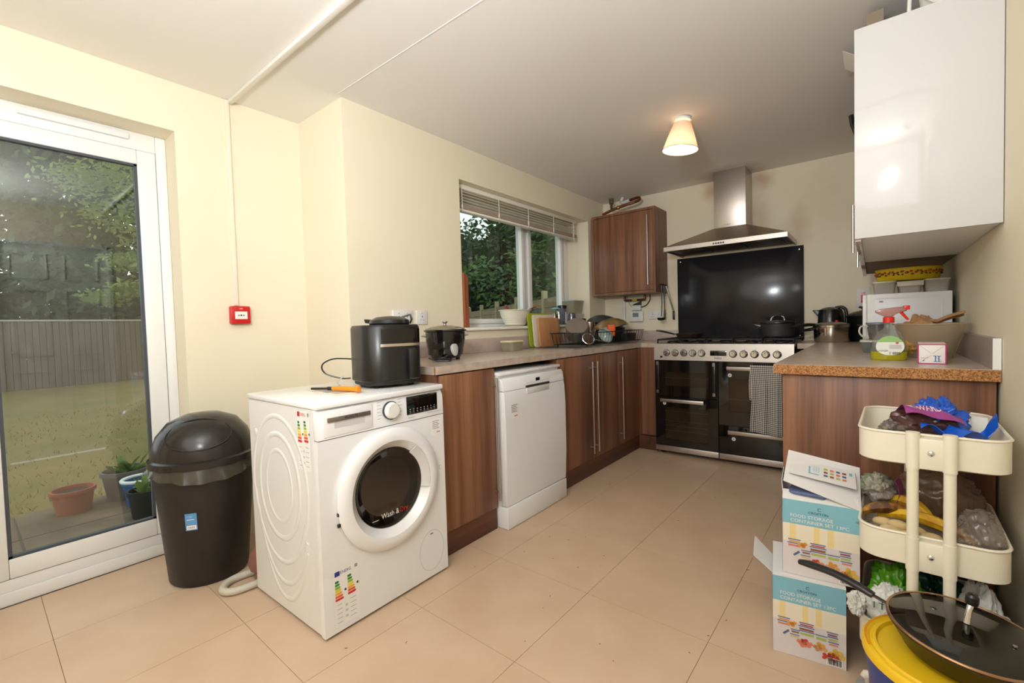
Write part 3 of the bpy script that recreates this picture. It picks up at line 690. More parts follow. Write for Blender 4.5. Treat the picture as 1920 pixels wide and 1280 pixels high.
for z in (.44, .40): box('hinge', (.004, .058, z - .006), (.012, .068, z + .006), black_p, dr)
drum = MB().lathe([(.168, -.0305), (.215, -.08), (.22, -.34), (.20, -.36), (.001, -.36), (.001, -.355), (.19, -.352), (.212, -.335), (.207, -.082), (.162, -.034)][::-1], (0, .300, .468), 'x', 40).done('drum', M('drum_steel', (96, 90, 84), .25, .9), wm)
for k in range(4): MB().tube([(-.10 - k * .065, .300 + .206 * math.cos(a), .468 + .206 * math.sin(a)) for a in [PI * 2 * q / 40 for q in range(40)]], .003, 6, closed=True).done('added_highlight_ring', chrome, drum)  # chrome rings added inside the drum to give it curved highlights
drum.scale = (1, .96, .96); drum.location = (0, .012, .0187)
for k in range(3):
    a = PI / 2 + k * 2 * PI / 3 + .5
    MB().tube([(-.09, .300 + .185 * math.cos(a), .468 + .185 * math.sin(a)), (-.33, .300 + .185 * math.cos(a + .2), .468 + .185 * math.sin(a + .2))], [.012, .02, .012], 8).done('drum_paddle', dsteel, drum)
P = Print((.0, .300 + .16 - .145, .468 - .118), (0, 1, 0), (0, 0, 1))
P.T.translation = Vector((.004, .215, .356)); P.T = P.T @ Matrix.Rotation(.0, 4, 'Z')
P.rect(-.012, .002, .018, .004, white_p); P.text('Wash &', .03, 0, .085, white_p, h=.021); P.text('Dry', .121, 0, .04, red_p, h=.021)
P.done('door_lettering', dr)
# fascia details
dw = box('detergent_drawer', (-.003, .024, .724), (.0015, .226, .820), white_a, wm, .003)
box('drawer_recess_shade', (.0012, .065, .752), (.0022, .19, .776), M('shade_grey', (205, 204, 202), .5), dw)  # flat grey plate, its colour stands in for shade in the grip recess
pl = box('drawer_handle', (.0016, .038, .777), (.007, .214, .793), M('handle_metal', (150, 142, 132), .35, .8), dw, .001)
P = Print((.0072, .105, .781), (0, 1, 0), (0, 0, 1)); P.text('BOSCH', 0, 0, .05, ink); P.done('lettering', pl)
k_ = MB().lathe([(.034, -.002), (.034, .006), (.031, .022), (.027, .026), (.001, .026)], (0, .308, .778), 'x', 32).done('program_knob', white_p, wm)
MB().ringlathe([(.036, -.002), (.0365, .008), (.0335, .0085), (.0335, -.002)], (0, .308, .778), 'x', 32).done('knob_bezel', M('dark_chrome', (90, 92, 98), .2, 1), k_)
dp = box('display', (-.004, .392, .742), (.0008, .560, .818), black_g, wm, .002)
P = Print((.001, .392, .742), (0, 1, 0), (0, 0, 1))
for k in range(8): P.rect(.012 + k * .019, .012, .019 + k * .019, .0135, white_p); P.text('+', .0125 + k * .019, .017, .006, white_p); P.rect(.012 + k * .019, .006, .021 + k * .019, .0075, inkg)
P.done('display_icons', dp)
P = Print((-.0005, 0, .7175), (0, 1, 0), (.0, 0, 1))
for s_ in (0, 1):
    for k in range(6): P.rect(.246 + s_ * .098, .034 + k * .013, .262 + s_ * .098 + .006 * (k % 2), .0355 + k * .013, inkg, 5)
P.rect(.395, .012, .43, .0135, inkg, 5); P.rect(.50, .016, .57, .0175, inkg, 5); P.rect(.52, .097, .56, .0985, inkg, 5)
P.done('program_print', wm)
# labels
ECOL = [M('eu%d' % i, c, .6) for i, c in enumerate(((0, 120, 64), (52, 150, 50), (150, 186, 44), (238, 214, 40), (240, 170, 52), (228, 100, 50), (214, 40, 46)))]
eub = M('eu_blue', (28, 60, 140), .6)
def energy(O, R, U, w, h, parent, left=eub, faint=False):
    P = Print(O, R, U); P.rect(0, 0, w, h, M('label_paper', (240, 239, 236), .45), 1)
    P.rect(w * .04, h * .9, w * .24, h * .985, left, 2); P.text('ENERG', w * .27, h * .915, w * .42, eub if not faint else left, 2, h=h * .055); P.rect(w * .84, h * .92, w * .96, h * .98, inkg, 2)
    for c in range(2):
        x0 = w * (.04 + c * .5); y0 = h * (.82 + .02 * c)
        for k in range(7):
            a = y0 - k * h * .053; ln = w * (.13 + k * .028)
            P.quad([(x0, a - h * .042), (x0 + ln, a - h * .042), (x0 + ln + w * .035, a - h * .021), (x0 + ln, a), (x0, a)], ECOL[k], 2)
        a = y0 - 3.6 * h * .053; P.quad([(x0 + w * .40, a), (x0 + w * .34, a - h * .022), (x0 + w * .40, a - h * .044), (x0 + w * .44, a - h * .044), (x0 + w * .44, a)], ink, 2)
    for k in range(5):
        P.rect(w * .1, h * (.38 - k * .08), w * .3, h * (.388 - k * .08), inkg, 2); P.rect(w * .62, h * (.39 - k * .08), w * .86, h * (.398 - k * .08), inkg, 2)
    for k in range(3): P.rect(w * .42, h * (.30 - k * .1), w * .52, h * (.34 - k * .1), M('pale_ink', (196, 198, 200), .6), 2)
    return P.done('energy_label', parent)
energy((-.0038, .040, .030), (0, 1, 0), (0, 0, 1), .100, .205, wm)
energy((-.145, .0036, .600), (1, 0, 0), (0, 0, 1), .090, .215, wm, M('eu_red', (196, 50, 50), .6), True)
P = Print((-.0038, .522, .628), (0, 1, 0), (0, 0, 1)); P.rect(0, 0, .06, .072, M('label_paper'), 1)
for k in range(5): P.rect(.008, .060 - k * .008, .048 - .006 * (k % 2), .063 - k * .008, inkg, 2)
P.rect(.032, .010, .052, .014, M('pale_red', (226, 120, 120), .6), 2); P.done('retailer_sticker', wm)
P = Print((-.0038, .562, .47), (0, 1, 0), (0, 0, 1)); P.rect(0, 0, .012, .017, inkg, 1); P.rect(.001, .001, .011, .016, white_p, 2); P.done('door_lock_mark', wm)
fl = MB().tube([(-.0045, .505 + .068 * math.cos(a), .125 + .088 * math.sin(a)) for a in [PI * 2 * k / 40 for k in range(40)]], .0012, 5, closed=True).done('filter_cover', M('soft_grey'), wm)
box('filter_slot', (-.0045, .497, .196), (-.0035, .513, .200), ink, fl)
# pressed ridges of the side panel (cx local x, z)
def ridge(cx, cz, rx, rz, a0, a1, r=.011, n=40, closed=False):
    MB().tube([(cx + rx * math.cos(a0 + (a1 - a0) * k / n), .0045, cz + rz * math.sin(a0 + (a1 - a0) * k / n)) for k in range(n + (0 if closed else 1))], r, 8, closed=closed, flat=(1, .28, 1)).done('pressed_ridge', MATS['white_sheet'], wm)
ridge(-.315, .50, .105, .140, 0, 2 * PI, .010, 48, True)
ridge(-.315, .50, .165, .205, 0, 2 * PI, .012, 56, True)
ridge(-.315, .50, .225, .275, -.6, PI + .55, .011)
ridge(-.315, .50, .215, .300, PI + .15, 2 * PI - .35, .011)
ridge(-.30, .52, .220, .400, PI + .35, 2 * PI - .5, .011)
ridge(-.29, .54, .215, .480, PI + .55, 2 * PI - .55, .011)
MB().lathe([(.016, .005), (.016, .002), (.013, .0), (.001, .0)], (-.50, 0.001, .69), 'y', 20).done('screw_cap', white_p, wm)

# ================================================================== dishwasher
dw = thing('dishwasher', 'white freestanding dishwasher under the left worktop', 'dishwasher', (.60, -2.4695, .001))
box('body', (-.54, .004, .015), (.012, .591, .832), white_p, dw)
box('plinth', (-.10, .002, .001), (.058, .596, .121), white_a, dw, .006)
MB().prism([(.014, .126), (.052, .126), (.060, .30), (.061, .60), (.056, .72), (.052, .748), (.014, .748)], .001, .597, 'y', .003).done('door', white_a, dw)
MB().prism([(.014, .7505), (.052, .7505), (.046, .80), (.036, .818), (.014, .818)], .001, .597, 'y', .002).done('control_fascia', white_a, dw)
box('top_lid', (-.5395, .0015, .8325), (.028, .5965, .850), white_a, dw, .005)
hd_ = box('handle_recess', (.050, .20, .712), (.0585, .425, .748), M('recess_grey', (214, 214, 212), .4), dw, .003)
box('handle_strip', (.0515, .195, .750), (.0575, .43, .762), M('dark_silver', (110, 106, 100), .35, .8), hd_, .001)
box('display', (.049, .298, .778), (.0515, .336, .797), black_g, dw, .001)
P = Print((.0585, .19, .770), (0, 1, 0), (-.06, 0, .5)); 
P.T.translation = Vector((.0528, .19, .770))
for k in range(6): P.rect(.012 + k * .016, .004, .022 + k * .016, .006, inkg, 1)
for k in range(5): P.rect(.158 + k * .016, .004, .168 + k * .016, .006, inkg, 1)
P.done('control_print', dw)
P = Print((.0614, .045, .60), (0, 1, 0), (0, 0, 1)); P.rect(0, 0, .065, .08, M('label_paper'), 1)
for k in range(5): P.rect(.006, .068 - k * .009, .056 - .008 * (k % 2), .072 - k * .009, inkg, 2)
P.rect(.03, .008, .058, .014, M('pale_red'), 2); P.done('retailer_sticker', dw)

# ================================================================== fixtures
lp = thing('ceiling_lamp', 'lit cream fabric cone lampshade on the ceiling', 'lamp', (1.284, -1.45, H - .001), rot=(PI, .10, 0))
MB().lathe([(.001, 0), (.05, 0), (.05, .012), (.03, .022), (.001, .022)], seg=24).done('ceiling_rose', white_p, lp)
MB().cyl((0, 0, .02), .02, .055, seg=16).done('lamp_holder', white_p, lp)
sh = MB().ringlathe([(.052, .028), (.104, .185), (.1025, .185), (.0505, .028)], seg=40).done('shade', M('shade_fabric', (246, 228, 208), .8, transl=.35), lp)
MB().tube([(.104 * math.cos(a), .104 * math.sin(a), .185) for a in [k * PI / 20 for k in range(40)]], .0022, 6, closed=True).done('shade_trim', M('shade_trim', (225, 190, 155), .8), sh)
MB().lathe([(.001, .16), (.018, .155), (.029, .135), (.029, .118), (.016, .09), (.013, .075), (.001, .075)], seg=20).done('bulb', M('bulb_glow', (255, 236, 205), .5, emit=(255, 226, 180, 6)), lp)
pl = bpy.data.lights.new('lamp_light', 'POINT'); po = bpy.data.objects.new('lamp_light', pl); COL.objects.link(po); po.parent = lp; po.location = (0, 0, .172)
pl.energy = 3.2; pl.color = (1, .90, .78); pl.shadow_soft_size = .03
# trunking and call point
t = thing('cable_trunking', 'slim white cable trunking down the wall to the red call point', 'trunking', (DX + .006, -3.338, 1.252))
box('duct', (-.006, -.011, 0), (.006, .011, H - 1.252 - .002), M('painted_duct', (240, 230, 210), .5), t, .002)
t = thing('cable_trunking', 'white cable trunking crossing the ceiling from the door wall', 'trunking', (1.0, -3.322, H - .0125))
box('duct', (DX + .001 - 1.0, -.012, -.006), (1.498, .012, .012), M('white_duct', (238, 234, 226), .6), t, .002)
t = thing('cable_trunking', 'white cable trunking along the ceiling to the smoke alarm', 'trunking', (2.2, -3.8, H - .0125))
box('duct', (-.008, -.40, 0), (.008, .46, .012), MATS['white_duct'], t, .002)
t = thing('smoke_alarm', 'round smoke alarm on the ceiling mirrored in the garden door', 'smoke alarm', (2.2, -4.26, H - .001), rot=(PI, 0, 0))
MB().lathe([(.001, 0), (.055, 0), (.055, .02), (.04, .036), (.001, .036)], seg=24).done('case', M('alarm_grey', (150, 150, 150), .5), t)
t = thing('fire_call_point', 'red fire alarm call point on the wall beside the garden door', 'alarm', (DX + .001, -3.328, 1.155))
box('case', (0, -.047, 0), (.038, .047, .094), red_p, t, .006)
P = Print((.0384, -.03, .025), (0, 1, 0), (0, 0, 1)); P.rect(0, 0, .06, .040, paper, 1); P.rect(.014, .017, .022, .022, ink, 2); P.rect(.026, .016, .034, .024, ink, 2); P.rect(.038, .017, .046, .022, ink, 2)
P.text('FIRE', .022, .052, .016, white_p, 2); P.done('break_glass', t)
def socket(label, O, R, w, n, red=False, name='wall_socket'):
    """white plug socket; O bottom centre on wall, R right along wall"""
    t = thing(name, label, 'socket', O); R = Vector(R); N = R.cross(Vector((0, 0, 1)))
    a = -R * w / 2; b = R * w / 2 + N * .009 + Vector((0, 0, .086))
    lo = [min(a[i], b[i]) for i in range(3)]; hi = [max(a[i], b[i]) for i in range(3)]
    pl_ = box('plate', lo, hi, white_p, t, .003)
    P = Print(N * .0092, R, (0, 0, 1))
    for k in range(n):
        c = (k - (n - 1) / 2) * .06
        P.rect(c - .003, .044, c + .003, .052, ink); P.rect(c - .014, .026, c - .008, .029, ink); P.rect(c + .008, .026, c + .014, .029, ink)
        P.rect(c - .006 , .062, c + .006, .078, red_p if red else paper, 1); P.rect(c - .004, .066, c + .004, .070, red_p, 2)
    P.done('pin_holes', pl_); return t
socket('white double socket on the wall above the air fryer', (.001, -2.612, 1.128), (0, 1, 0), .146, 2)
socket('white single fused socket left of the rice cooker lid', (.001, -2.468, 1.128), (0, 1, 0), .086, 1)
socket('white double socket behind the hanging utensils', (.54, -.001, 1.128), (1, 0, 0), .146, 2)
t = thing('cooker_switch', 'white wall plate with a red cooker switch behind the pans', 'switch', (2.13, -.001, 1.165))
box('plate', (-.044, -.009, 0), (.044, 0, .15), white_p, t, .003)
box('rocker', (-.014, -.016, .035), (.014, -.0093, .095), red_p, t, .002); box('neon', (-.012, -.013, .102), (.012, -.0093, .116), M('neon_red', (220, 70, 50), .3), t)
# heating controls under the wall cabinet
t = thing('thermostat', 'white heating programmer with a grey display below the wall cabinet', 'thermostat', (.345, -.001, 1.108))
box('case', (-.074, -.03, 0), (.074, 0, .105), white_p, t, .01); box('display', (-.03, -.0315, .05), (.03, -.0302, .09), M('lcd', (120, 134, 140), .25), t)
t = thing('wiring_box', 'small white wiring box with black cables above the thermostat', 'wiring', (.355, -.001, 1.222))
box('case', (-.045, -.04, 0), (.045, 0, .05), white_p, t, .004); MB().prism([(-.05, .052), (.045, .052), (.045, .09), (-.02, .066)], -.03, -.01, 'y').done('plug', black_p, t)
MB().tube([(.045, -.02, .03), (.10, -.02, .05), (.135, -.02, .10), (.135, -.02, .148)], .0045, 7, smooth=6).done('cable', black_p, t)
MB().tube([(-.045, -.02, .03), (-.08, -.02, .07), (-.10, -.02, .148)], .003, 6, smooth=6).done('cable', M('grey_cable', (180, 178, 172), .5), t)
t = thing('gas_pipe', 'brown copper pipe loop with a yellow tag under the wall cabinet', 'pipe', (.33, -.045, 1.325))
cu = M('copper', (132, 80, 52), .4, .8); MB().tube([(-.09, 0, .046), (-.09, 0, .01), (-.07, 0, 0), (.10, 0, 0), (.12, 0, .01), (.12, 0, .046)], .011, 10, smooth=4).done('pipe', cu, t)
MB().cyl((-.01, 0, 0), .0125, .05, 'x', 12).done('tag', M('yellow_tag', (200, 190, 70), .6), t)
t = thing('waste_pipe', 'white plastic pipe running down the wall below the cabinet', 'pipe', (.22, -.017, 1.02))
MB().tube([(0, 0, .351), (0, 0, .08), (-.006, .0, .05), (-.03, 0, .02), (-.05, 0, .0)], .012, 10, smooth=5).done('pipe', white_p, t)
MB().cyl((0, 0, .20), .017, .03, seg=12).done('collar', white_p, t)
t = thing('pipe_fitting', 'copper pipes with a white elbow on top of the wall cabinet', 'pipe', (.26, -.20, 2.146))
MB().tube([(-.13, -.07, .014), (-.03, -.06, .045), (.10, -.05, .07), (.18, -.03, .085), (.215, 0, .105), (.20, .02, .135), (.10, .05, .135)], .013, 10, smooth=5).done('pipe', cu, t)
MB().tube([(-.03, -.06, .045), (-.06, -.02, .08), (-.08, .02, .165)], .012, 8, smooth=4).done('branch_pipe', M('verdigris', (110, 96, 70), .6, .5), t)
MB().cyl((-.076, .015, .125), .022, .05, seg=12).done('valve', MATS['verdigris'], t)
MB().tube([(.10, .05, .135), (.04, .06, .125), (.0, .08, .14), (.0, .10, .186)], .017, 10, smooth=5).done('elbow', white_p, t)
MB().ball((.03, -.056, .058), .02, 12, 8).done('joint', M('brass', (190, 150, 80), .35, .9), t)
# venetian blind
bl = thing('venetian_blind', 'cream venetian blind pulled up at the top of the window', 'blind', (-.085, -1.2555, 2.107))
cream = M('blind_cream', (246, 240, 218), .45, transl=.35)
by0, by1 = -.82, .808
box('head_rail', (-.022, by0, -.03), (.022, by1, 0), M('blind_white', (238, 234, 220), .4), bl, .002)
for k in range(6):
    z = -.034 - k * .0205
    MB().sheet(lambda u, v: (-.015 + .032 * v, by0 + (by1 - by0) * u, z - .017 * v + .005 * math.sin(PI * v)), 1, 4, .001).done('slat', cream, bl)
st = M('slat_stack', (186, 168, 150), .6)
for k in range(9): box('slat', (-.023, by0, -.168 + k * .0033), (.023, by1, -.1655 + k * .0033), st, bl)
box('bottom_rail', (-.024, by0, -.188), (.024, by1, -.171), MATS['blind_white'], bl, .004)
for y in (-.76, -.36, .02, .40, .74):
    MB().tube([(.0255, y, -.03), (.0265, y, -.10), (.0275, y, -.185)], .003, 6).done('ladder_cord', MATS['blind_white'], bl)
    MB().cyl((.026, y, -.164), .006, .02, seg=8).done('cord_clip', MATS['blind_white'], bl)
MB().tube([(.03, by1 - .06, -.03), (.034, by1 - .055, -.3), (.032, by1 - .06, -.62)], .0016, 5).done('pull_cord', MATS['blind_white'], bl)

# ================================================================== left floor: bin, hose
bn = thing('pedal_bin', 'tall black round bin with a domed swing lid by the garden door', 'bin', (-.235, -3.585, .001))
MB().lathe([(.001, 0), (.148, 0), (.156, .01), (.196, .50), (.200, .525), (.190, .525), (.150, .02), (.001, .015)], seg=40).done('body', M('bin_plastic', (34, 32, 32), .45), bn)
ld = MB().lathe([(.203, .527), (.212, .528), (.212, .556), (.200, .562), (.196, .60), (.178, .655), (.135, .71), (.07, .738), (.001, .745)], seg=44).done('dome_lid', M('bin_gloss', (36, 33, 32), .22), bn)
# swing flap outline on the camera side of the dome
fl = []
for k in range(40):
    a = 2 * PI * k / 40; th_ = -.42 + 1.0 * math.cos(a) * .80; el = .64 + .42 * math.sin(a)
    fl.append((.199 * math.cos(el) * math.cos(th_), .199 * math.cos(el) * math.sin(th_), .568 + .182 * math.sin(el)))
MB().tube(fl, .004, 6, closed=True).done('flap_edge', M('bin_edge', (20, 19, 19), .4), ld)
m = MB(); 
def lin_bag(u, v):
    a = 2 * PI * u; w = .006 * math.sin(9 * a) + .006 * math.sin(17 * a + 1)
    return ((.206 + .012 * v + w * v) * math.cos(a), (.206 + .012 * v + w * v) * math.sin(a), .526 - (.040 + .018 * math.sin(a * 2 + 2)) * v)
m.sheet(lin_bag, 90, 3, .001).done('bin_liner', M('liner', (58, 56, 46), .25, coat=.4), bn)
P = Print((.0, 0, 0), (0, 1, 0), (0, 0, 1)); 
ang = -.62; rr = .178; c_, s_ = math.cos(ang), math.sin(ang)
P.T = Matrix(((-s_, .08 * c_, c_, 0), (c_, .08 * s_, s_, 0), (0, 1, -.08, 0), (0, 0, 0, 1))); P.T.translation = Vector((rr * c_, rr * s_, .265))
P.rect(-.022, 0, .022, .075, M('sticker_blue', (90, 150, 205), .5), 1); P.rect(-.018, .004, .018, .022, paper, 2); P.text('1 x bin', -.016, .058, .02, paper, 2); P.rect(-.016, .046, .012, .049, paper, 2)
for k in range(7): P.rect(-.014 + k * .004, .008, -.012 + k * .004, .018, inkg, 3)
P.done('price_sticker', bn)
t = thing('drain_hose', 'pale grey drain hose looped behind the washing machine', 'hose', (.055, -3.52, .001))
MB().tube([(.045, .04, .016), (.03, -.075, .016), (-.02, -.105, .016), (-.075, -.06, .016), (-.075, .02, .016), (-.04, .09, .017), (.0, .2, .018)], .0155, 10, smooth=6).done('hose', M('hose_grey', (205, 200, 186), .6), t)
t = thing('dustpan', 'dusty pink plastic dustpan tucked behind the washing machine', 'dustpan', (.055, -3.475, .001), .3)
pk = M('dusty_pink', (150, 104, 94), .5)
MB().prism([(-.045, .035), (.03, .035), (.035, .12), (.02, .155), (-.01, .15), (-.045, .12), (-.065, .07)], -.02, .03, 'y', .004).done('pan', pk, t)
MB().box(-.03, -.015, 0, .03, .025, .033, .004).done('foot', pk, t)

# ================================================================== on the washing machine
ZM = .8505
fr = thing('air_fryer', 'large black air fryer with a silver band on the washing machine', 'air fryer', (.455, -3.06, ZM), -.22)
def rbox(w, l, r, z0, z1, name, mat, par, top=.0, cx=0, cy=0):
    m = MB(); A = rrect(w, l, r, 8, cx, cy); n = len(A); lv = [(0, z0, 1), (1, z0 + .004, 1), (2, z1 - .012, 1), (3, z1, 1 - top)]
    vs = []; 
    for k, z, s_ in lv:
        q = .975 if k == 0 else s_
        for p in A: vs.append((cx + (p[0] - cx) * q, cy + (p[1] - cy) * q, z))
    fs = [tuple(range(n))[::-1], tuple(range(3 * n, 4 * n))] + [(k * n + i, k * n + (i + 1) % n, (k + 1) * n + (i + 1) % n, (k + 1) * n + i) for k in range(3) for i in range(n)]
    m._faces(vs, fs); return m.done(name, mat, par)
blk = M('fryer_black', (16, 15, 15), .30)
rbox(.255, .255, .085, .012, .028, 'base_ring', black_m, fr)
rbox(.275, .275, .095, .0285, .272, 'body', blk, fr, .05)
for sx in (-.08, .08):
    for sy in (-.08, .08): MB().cyl((sx, sy, 0), .014, .0118, seg=10).done('foot', rubber, fr)
dg = MB().sheet(lambda u, v: (.1385 - .012 * (2 * u - 1) ** 6 * 1.2, -.085 + .19 * u, .036 + .138 * v), 20, 2, .003).done('basket_front', M('fryer_satin', (28, 27, 28), .35), fr)
MB().box(.139, .035, .035, .166, .078, .168, .01).done('basket_handle', black_p, dg)
MB().sheet(lambda u, v: (.1395 - .012 * (2 * u - 1) ** 6, -.083 + .19 * u, .178 + .012 * v), 20, 1, .002).done('silver_band', M('band_metal', (215, 205, 190), .25, .9), fr)
MB().sheet(lambda u, v: (.1385 - .012 * (2 * u - 1) ** 6, -.083 + .19 * u, .192 + .062 * v), 20, 1, .002).done('control_glass', black_g, fr)
t = thing('power_cable', 'thin black cable looping at the back of the air fryer', 'cable', (.30, -3.20, ZM))
MB().tube([(.03, .06, .12), (-.03, -.01, .125), (-.06, -.05, .10), (-.055, -.04, .06), (-.01, .01, .035), (.02, .04, .034)], .0034, 7, smooth=8).done('loop', black_p, t)
MB().tube([(.01, -.005, .004), (.0, -.015, .02), (.012, .01, .045)], .003, 6, smooth=6).done('tail', M('grey_cable'), t)
t = thing('sandwich_toaster', 'round black appliance with a coiled cable on top of the air fryer', 'appliance', (.45, -3.03, ZM + .2725), .3)
MB().lathe([(.001, 0), (.088, 0), (.092, .008), (.086, .022), (.06, .036), (.02, .040), (.001, .040)], seg=32).done('shell', black_p, t)
MB().prism([(-.125, .012), (-.085, .006), (-.085, .024), (-.13, .030)], -.02, .02, 'y', .003).done('handle', black_m, t)
MB().tube([(.03, .05, .034), (.07, .06, .045), (.095, .03, .040), (.10, .03, .022), (.08, .06, .03), (.06, .085, .02), (.05, .09, .006)], .0045, 7, smooth=6).done('cable', M('cable_dark', (60, 66, 68), .35), t)
t = thing('magazine', 'thin folded leaflet under the orange lighter on the washing machine', 'leaflet', (.47, -3.30, ZM), -.10)
m = MB().use(M('leaflet_paper', (226, 214, 190), .6)).box(-.19, -.065, 0, .10, .075, .004, .001)
m.done('sheet', None, t)
P = Print((-.19, -.065, .0041), (1, 0, 0), (0, 1, 0)); P.rect(.02, .01, .27, .12, M('leaflet_print', (190, 200, 196), .6, noise=(60, .2), col2=(214, 170, 140)), 1); P.rect(.17, .0, .21, .012, M('cyan_ink', (120, 190, 210), .6), 1); P.done('printed_cover', t)
t = thing('gas_lighter', 'orange-handled gas lighter with a black stem on the leaflet', 'lighter', (.47, -3.328, ZM + .0052), .34)
MB().lathe([(.001, -.01), (.0085, -.006), (.0095, .02), (.0115, .05), (.0105, .085), (.013, .11), (.0125, .125), (.001, .128)], (0, 0, .0125), 'x', 16, sy=.95).done('handle', M('orange_plastic', (240, 140, 24), .35), t)
MB().tube([(-.115, 0, .009), (-.02, 0, .0115)], .005, 10).done('stem', black_p, t); MB().cyl((-.03, 0, .0115), .0075, .022, 'x', 12).done('collar', black_m, t)
# ================================================================== rice cooker etc. on the left worktop
ZW = WT + .0005
rc = thing('rice_cooker', 'black rice cooker with a glass lid on the worktop beside the air fryer', 'rice cooker', (.28, -2.53, ZW))
MB().lathe([(.001, .012), (.082, .012), (.088, .02), (.104, .07), (.112, .12), (.113, .158), (.122, .162), (.122, .170), (.106, .170), (.100, .03), (.001, .03)], seg=44).done('body', M('cooker_black', (22, 21, 21), .12, coat=.3), rc)
for a in range(4): MB().cyl((.07 * math.cos(a * PI / 2 + .5), .07 * math.sin(a * PI / 2 + .5), 0), .011, .0118, seg=10).done('foot', rubber, rc)
ld = MB().lathe([(.114, .1705), (.113, .175), (.085, .186), (.04, .195), (.001, .197), (.001, .194), (.04, .192), (.084, .183), (.109, .1705)], seg=40).done('glass_lid', clear('lid_glass', (214, 212, 190), (196, 190, 160), .35, .05), rc)
MB().lathe([(.001, .197), (.009, .197), (.007, .206), (.015, .212), (.015, .217), (.001, .218)], seg=18).done('lid_knob', dsteel, ld)
for a in (-2.2, .94): MB().ball((.112 * math.cos(a), .112 * math.sin(a), .138), (.024, .024, .008), 14, 8).done('side_handle', M('handle_silver', (170, 170, 168), .35), rc)
a = -.28; MB().ball((0, 0, 0), (.012, .024, .043), 18, 12).done('control_plate', M('handle_silver'), rc, loc=(.104 * math.cos(a), .104 * math.sin(a), .066), rot=(0, -.25, a))
sw = MB().box(-.003, -.008, -.004, .003, .008, .004, .001).done('switch', black_p, rc, loc=(.1135 * math.cos(a), .1135 * math.sin(a), .048), rot=(0, 0, a))
t = thing('power_cable', 'black cable heap on the worktop between air fryer and rice cooker', 'cable', (.36, -2.68, ZW))
MB().tube([(-.02, -.03, .022), (.02, .01, .005), (.06, .05, .005), (.03, .07, .012), (-.02, .04, .005), (.0, -.01, .016), (.05, .02, .022), (.02, .065, .03), (-.03, .07, .012)], .0045, 7, smooth=6).done('cord', black_p, t)
t = thing('storage_tub', 'clear plastic tub with a cream lid at the left edge of the sink', 'tub', (.125, -1.735, ZW))
cp = clear('clear_plastic', (236, 234, 220), (226, 222, 200), .35, .08)
def shell(w, l, h, r, th_, taper=1.0, z0=0):
    """open box shell with rounded corners"""
    m = MB(); A = rrect(w, l, r, 4); n = len(A)
    def ring(q, z, off): return [(p[0] * q * (1 - 2 * off / w), p[1] * q * (1 - 2 * off / l), z) for p in A]
    R_ = [ring(taper, z0, 0), ring(1, z0 + h, 0), ring(1, z0 + h, th_), ring(taper, z0 + th_, th_)]
    vs = [p for q in R_ for p in q]; fs = [tuple(range(n))[::-1], tuple(range(3 * n, 4 * n))] + [(k * n + i, k * n + (i + 1) % n, (k + 1) * n + (i + 1) % n, (k + 1) * n + i) for k in range(3) for i in range(n)]
    m._faces(vs, fs); return m
shell(.12, .15, .062, .03, .002, .92).done('tub', cp, t)
MB().prism(rrect(.128, .158, .032, 5), .063, .075, 'z', .003).done('lid', M('cream_lid', (232, 216, 176), .45), t)

# ================================================================== sink and tap
sk = thing('sink', 'stainless steel inset sink with drainer under the window', 'sink', (.29, -1.05, ZW))
m = MB(); x0, x1, ya, yb = -.21, .23, -.47, .50
bx0, bx1, by0_, by1_ = SX0 + .02 - .29, SX1 - .02 - .29, SY0 + .02 + 1.05, SY1 - .02 + 1.05
for a in ((x0, ya, x1, by0_), (x0, by0_, bx0, by1_), (bx1, by0_, x1, by1_), (x0, by1_, x1, yb)): m.box(a[0], a[1], 0, a[2], a[3], .004)
m.done('rim_plate', steel, sk, smooth=False)
m = MB().box(bx0, by0_, -.16, bx1, by1_, -.156).box(bx0, by0_, -.156, bx0 + .004, by1_, -.0005).box(bx1 - .004, by0_, -.156, bx1, by1_, -.0005).box(bx0 + .004, by0_, -.156, bx1 - .004, by0_ + .004, -.0005).box(bx0 + .004, by1_ - .004, -.156, bx1 - .004, by1_, -.0005)
m.done('bowl', dsteel, sk, smooth=False)
for k in range(7): MB().tube([(-.13 + k * .045, .10, .005), (-.13 + k * .045, .46, .005)], .004, 6).done('drainer_rib', steel, sk)
tp = thing('mixer_tap', 'tall chrome mixer tap with a pale blue cap at the sink', 'tap', (.055, -1.05, ZW + .0045))
MB().lathe([(.001, 0), (.027, 0), (.027, .008), (.018, .02), (.016, .05), (.014, .075), (.001, .075)], seg=22).done('base', chrome, tp)
MB().tube([(0, 0, .07), (0, 0, .20), (.0, -.0, .27), (.015, -.005, .295), (.04, -.012, .295), (.052, -.015, .27), (.055, -.016, .225)], .0095, 12, smooth=6).done('spout', chrome, tp)
for sy in (-1, 1):
    MB().tube([(0, 0, .045), (0, sy * .032, .05)], .012, 12).done('valve', chrome, tp)
    MB().tube([(0, sy * .036, .05), (.004, sy * .042, .09)], .005, 8).done('lever', chrome, tp)
t = thing('sink_plunger_cap', 'pale blue round plastic cap sitting on the tap spout', 'cap', (.085, -1.075, ZW + .310))
MB().lathe([(.001, .0), (.03, 0), (.04, .004), (.038, .010), (.015, .017), (.001, .018)], seg=24).done('cap', M('pale_cyan', (120, 190, 196), .4), t)
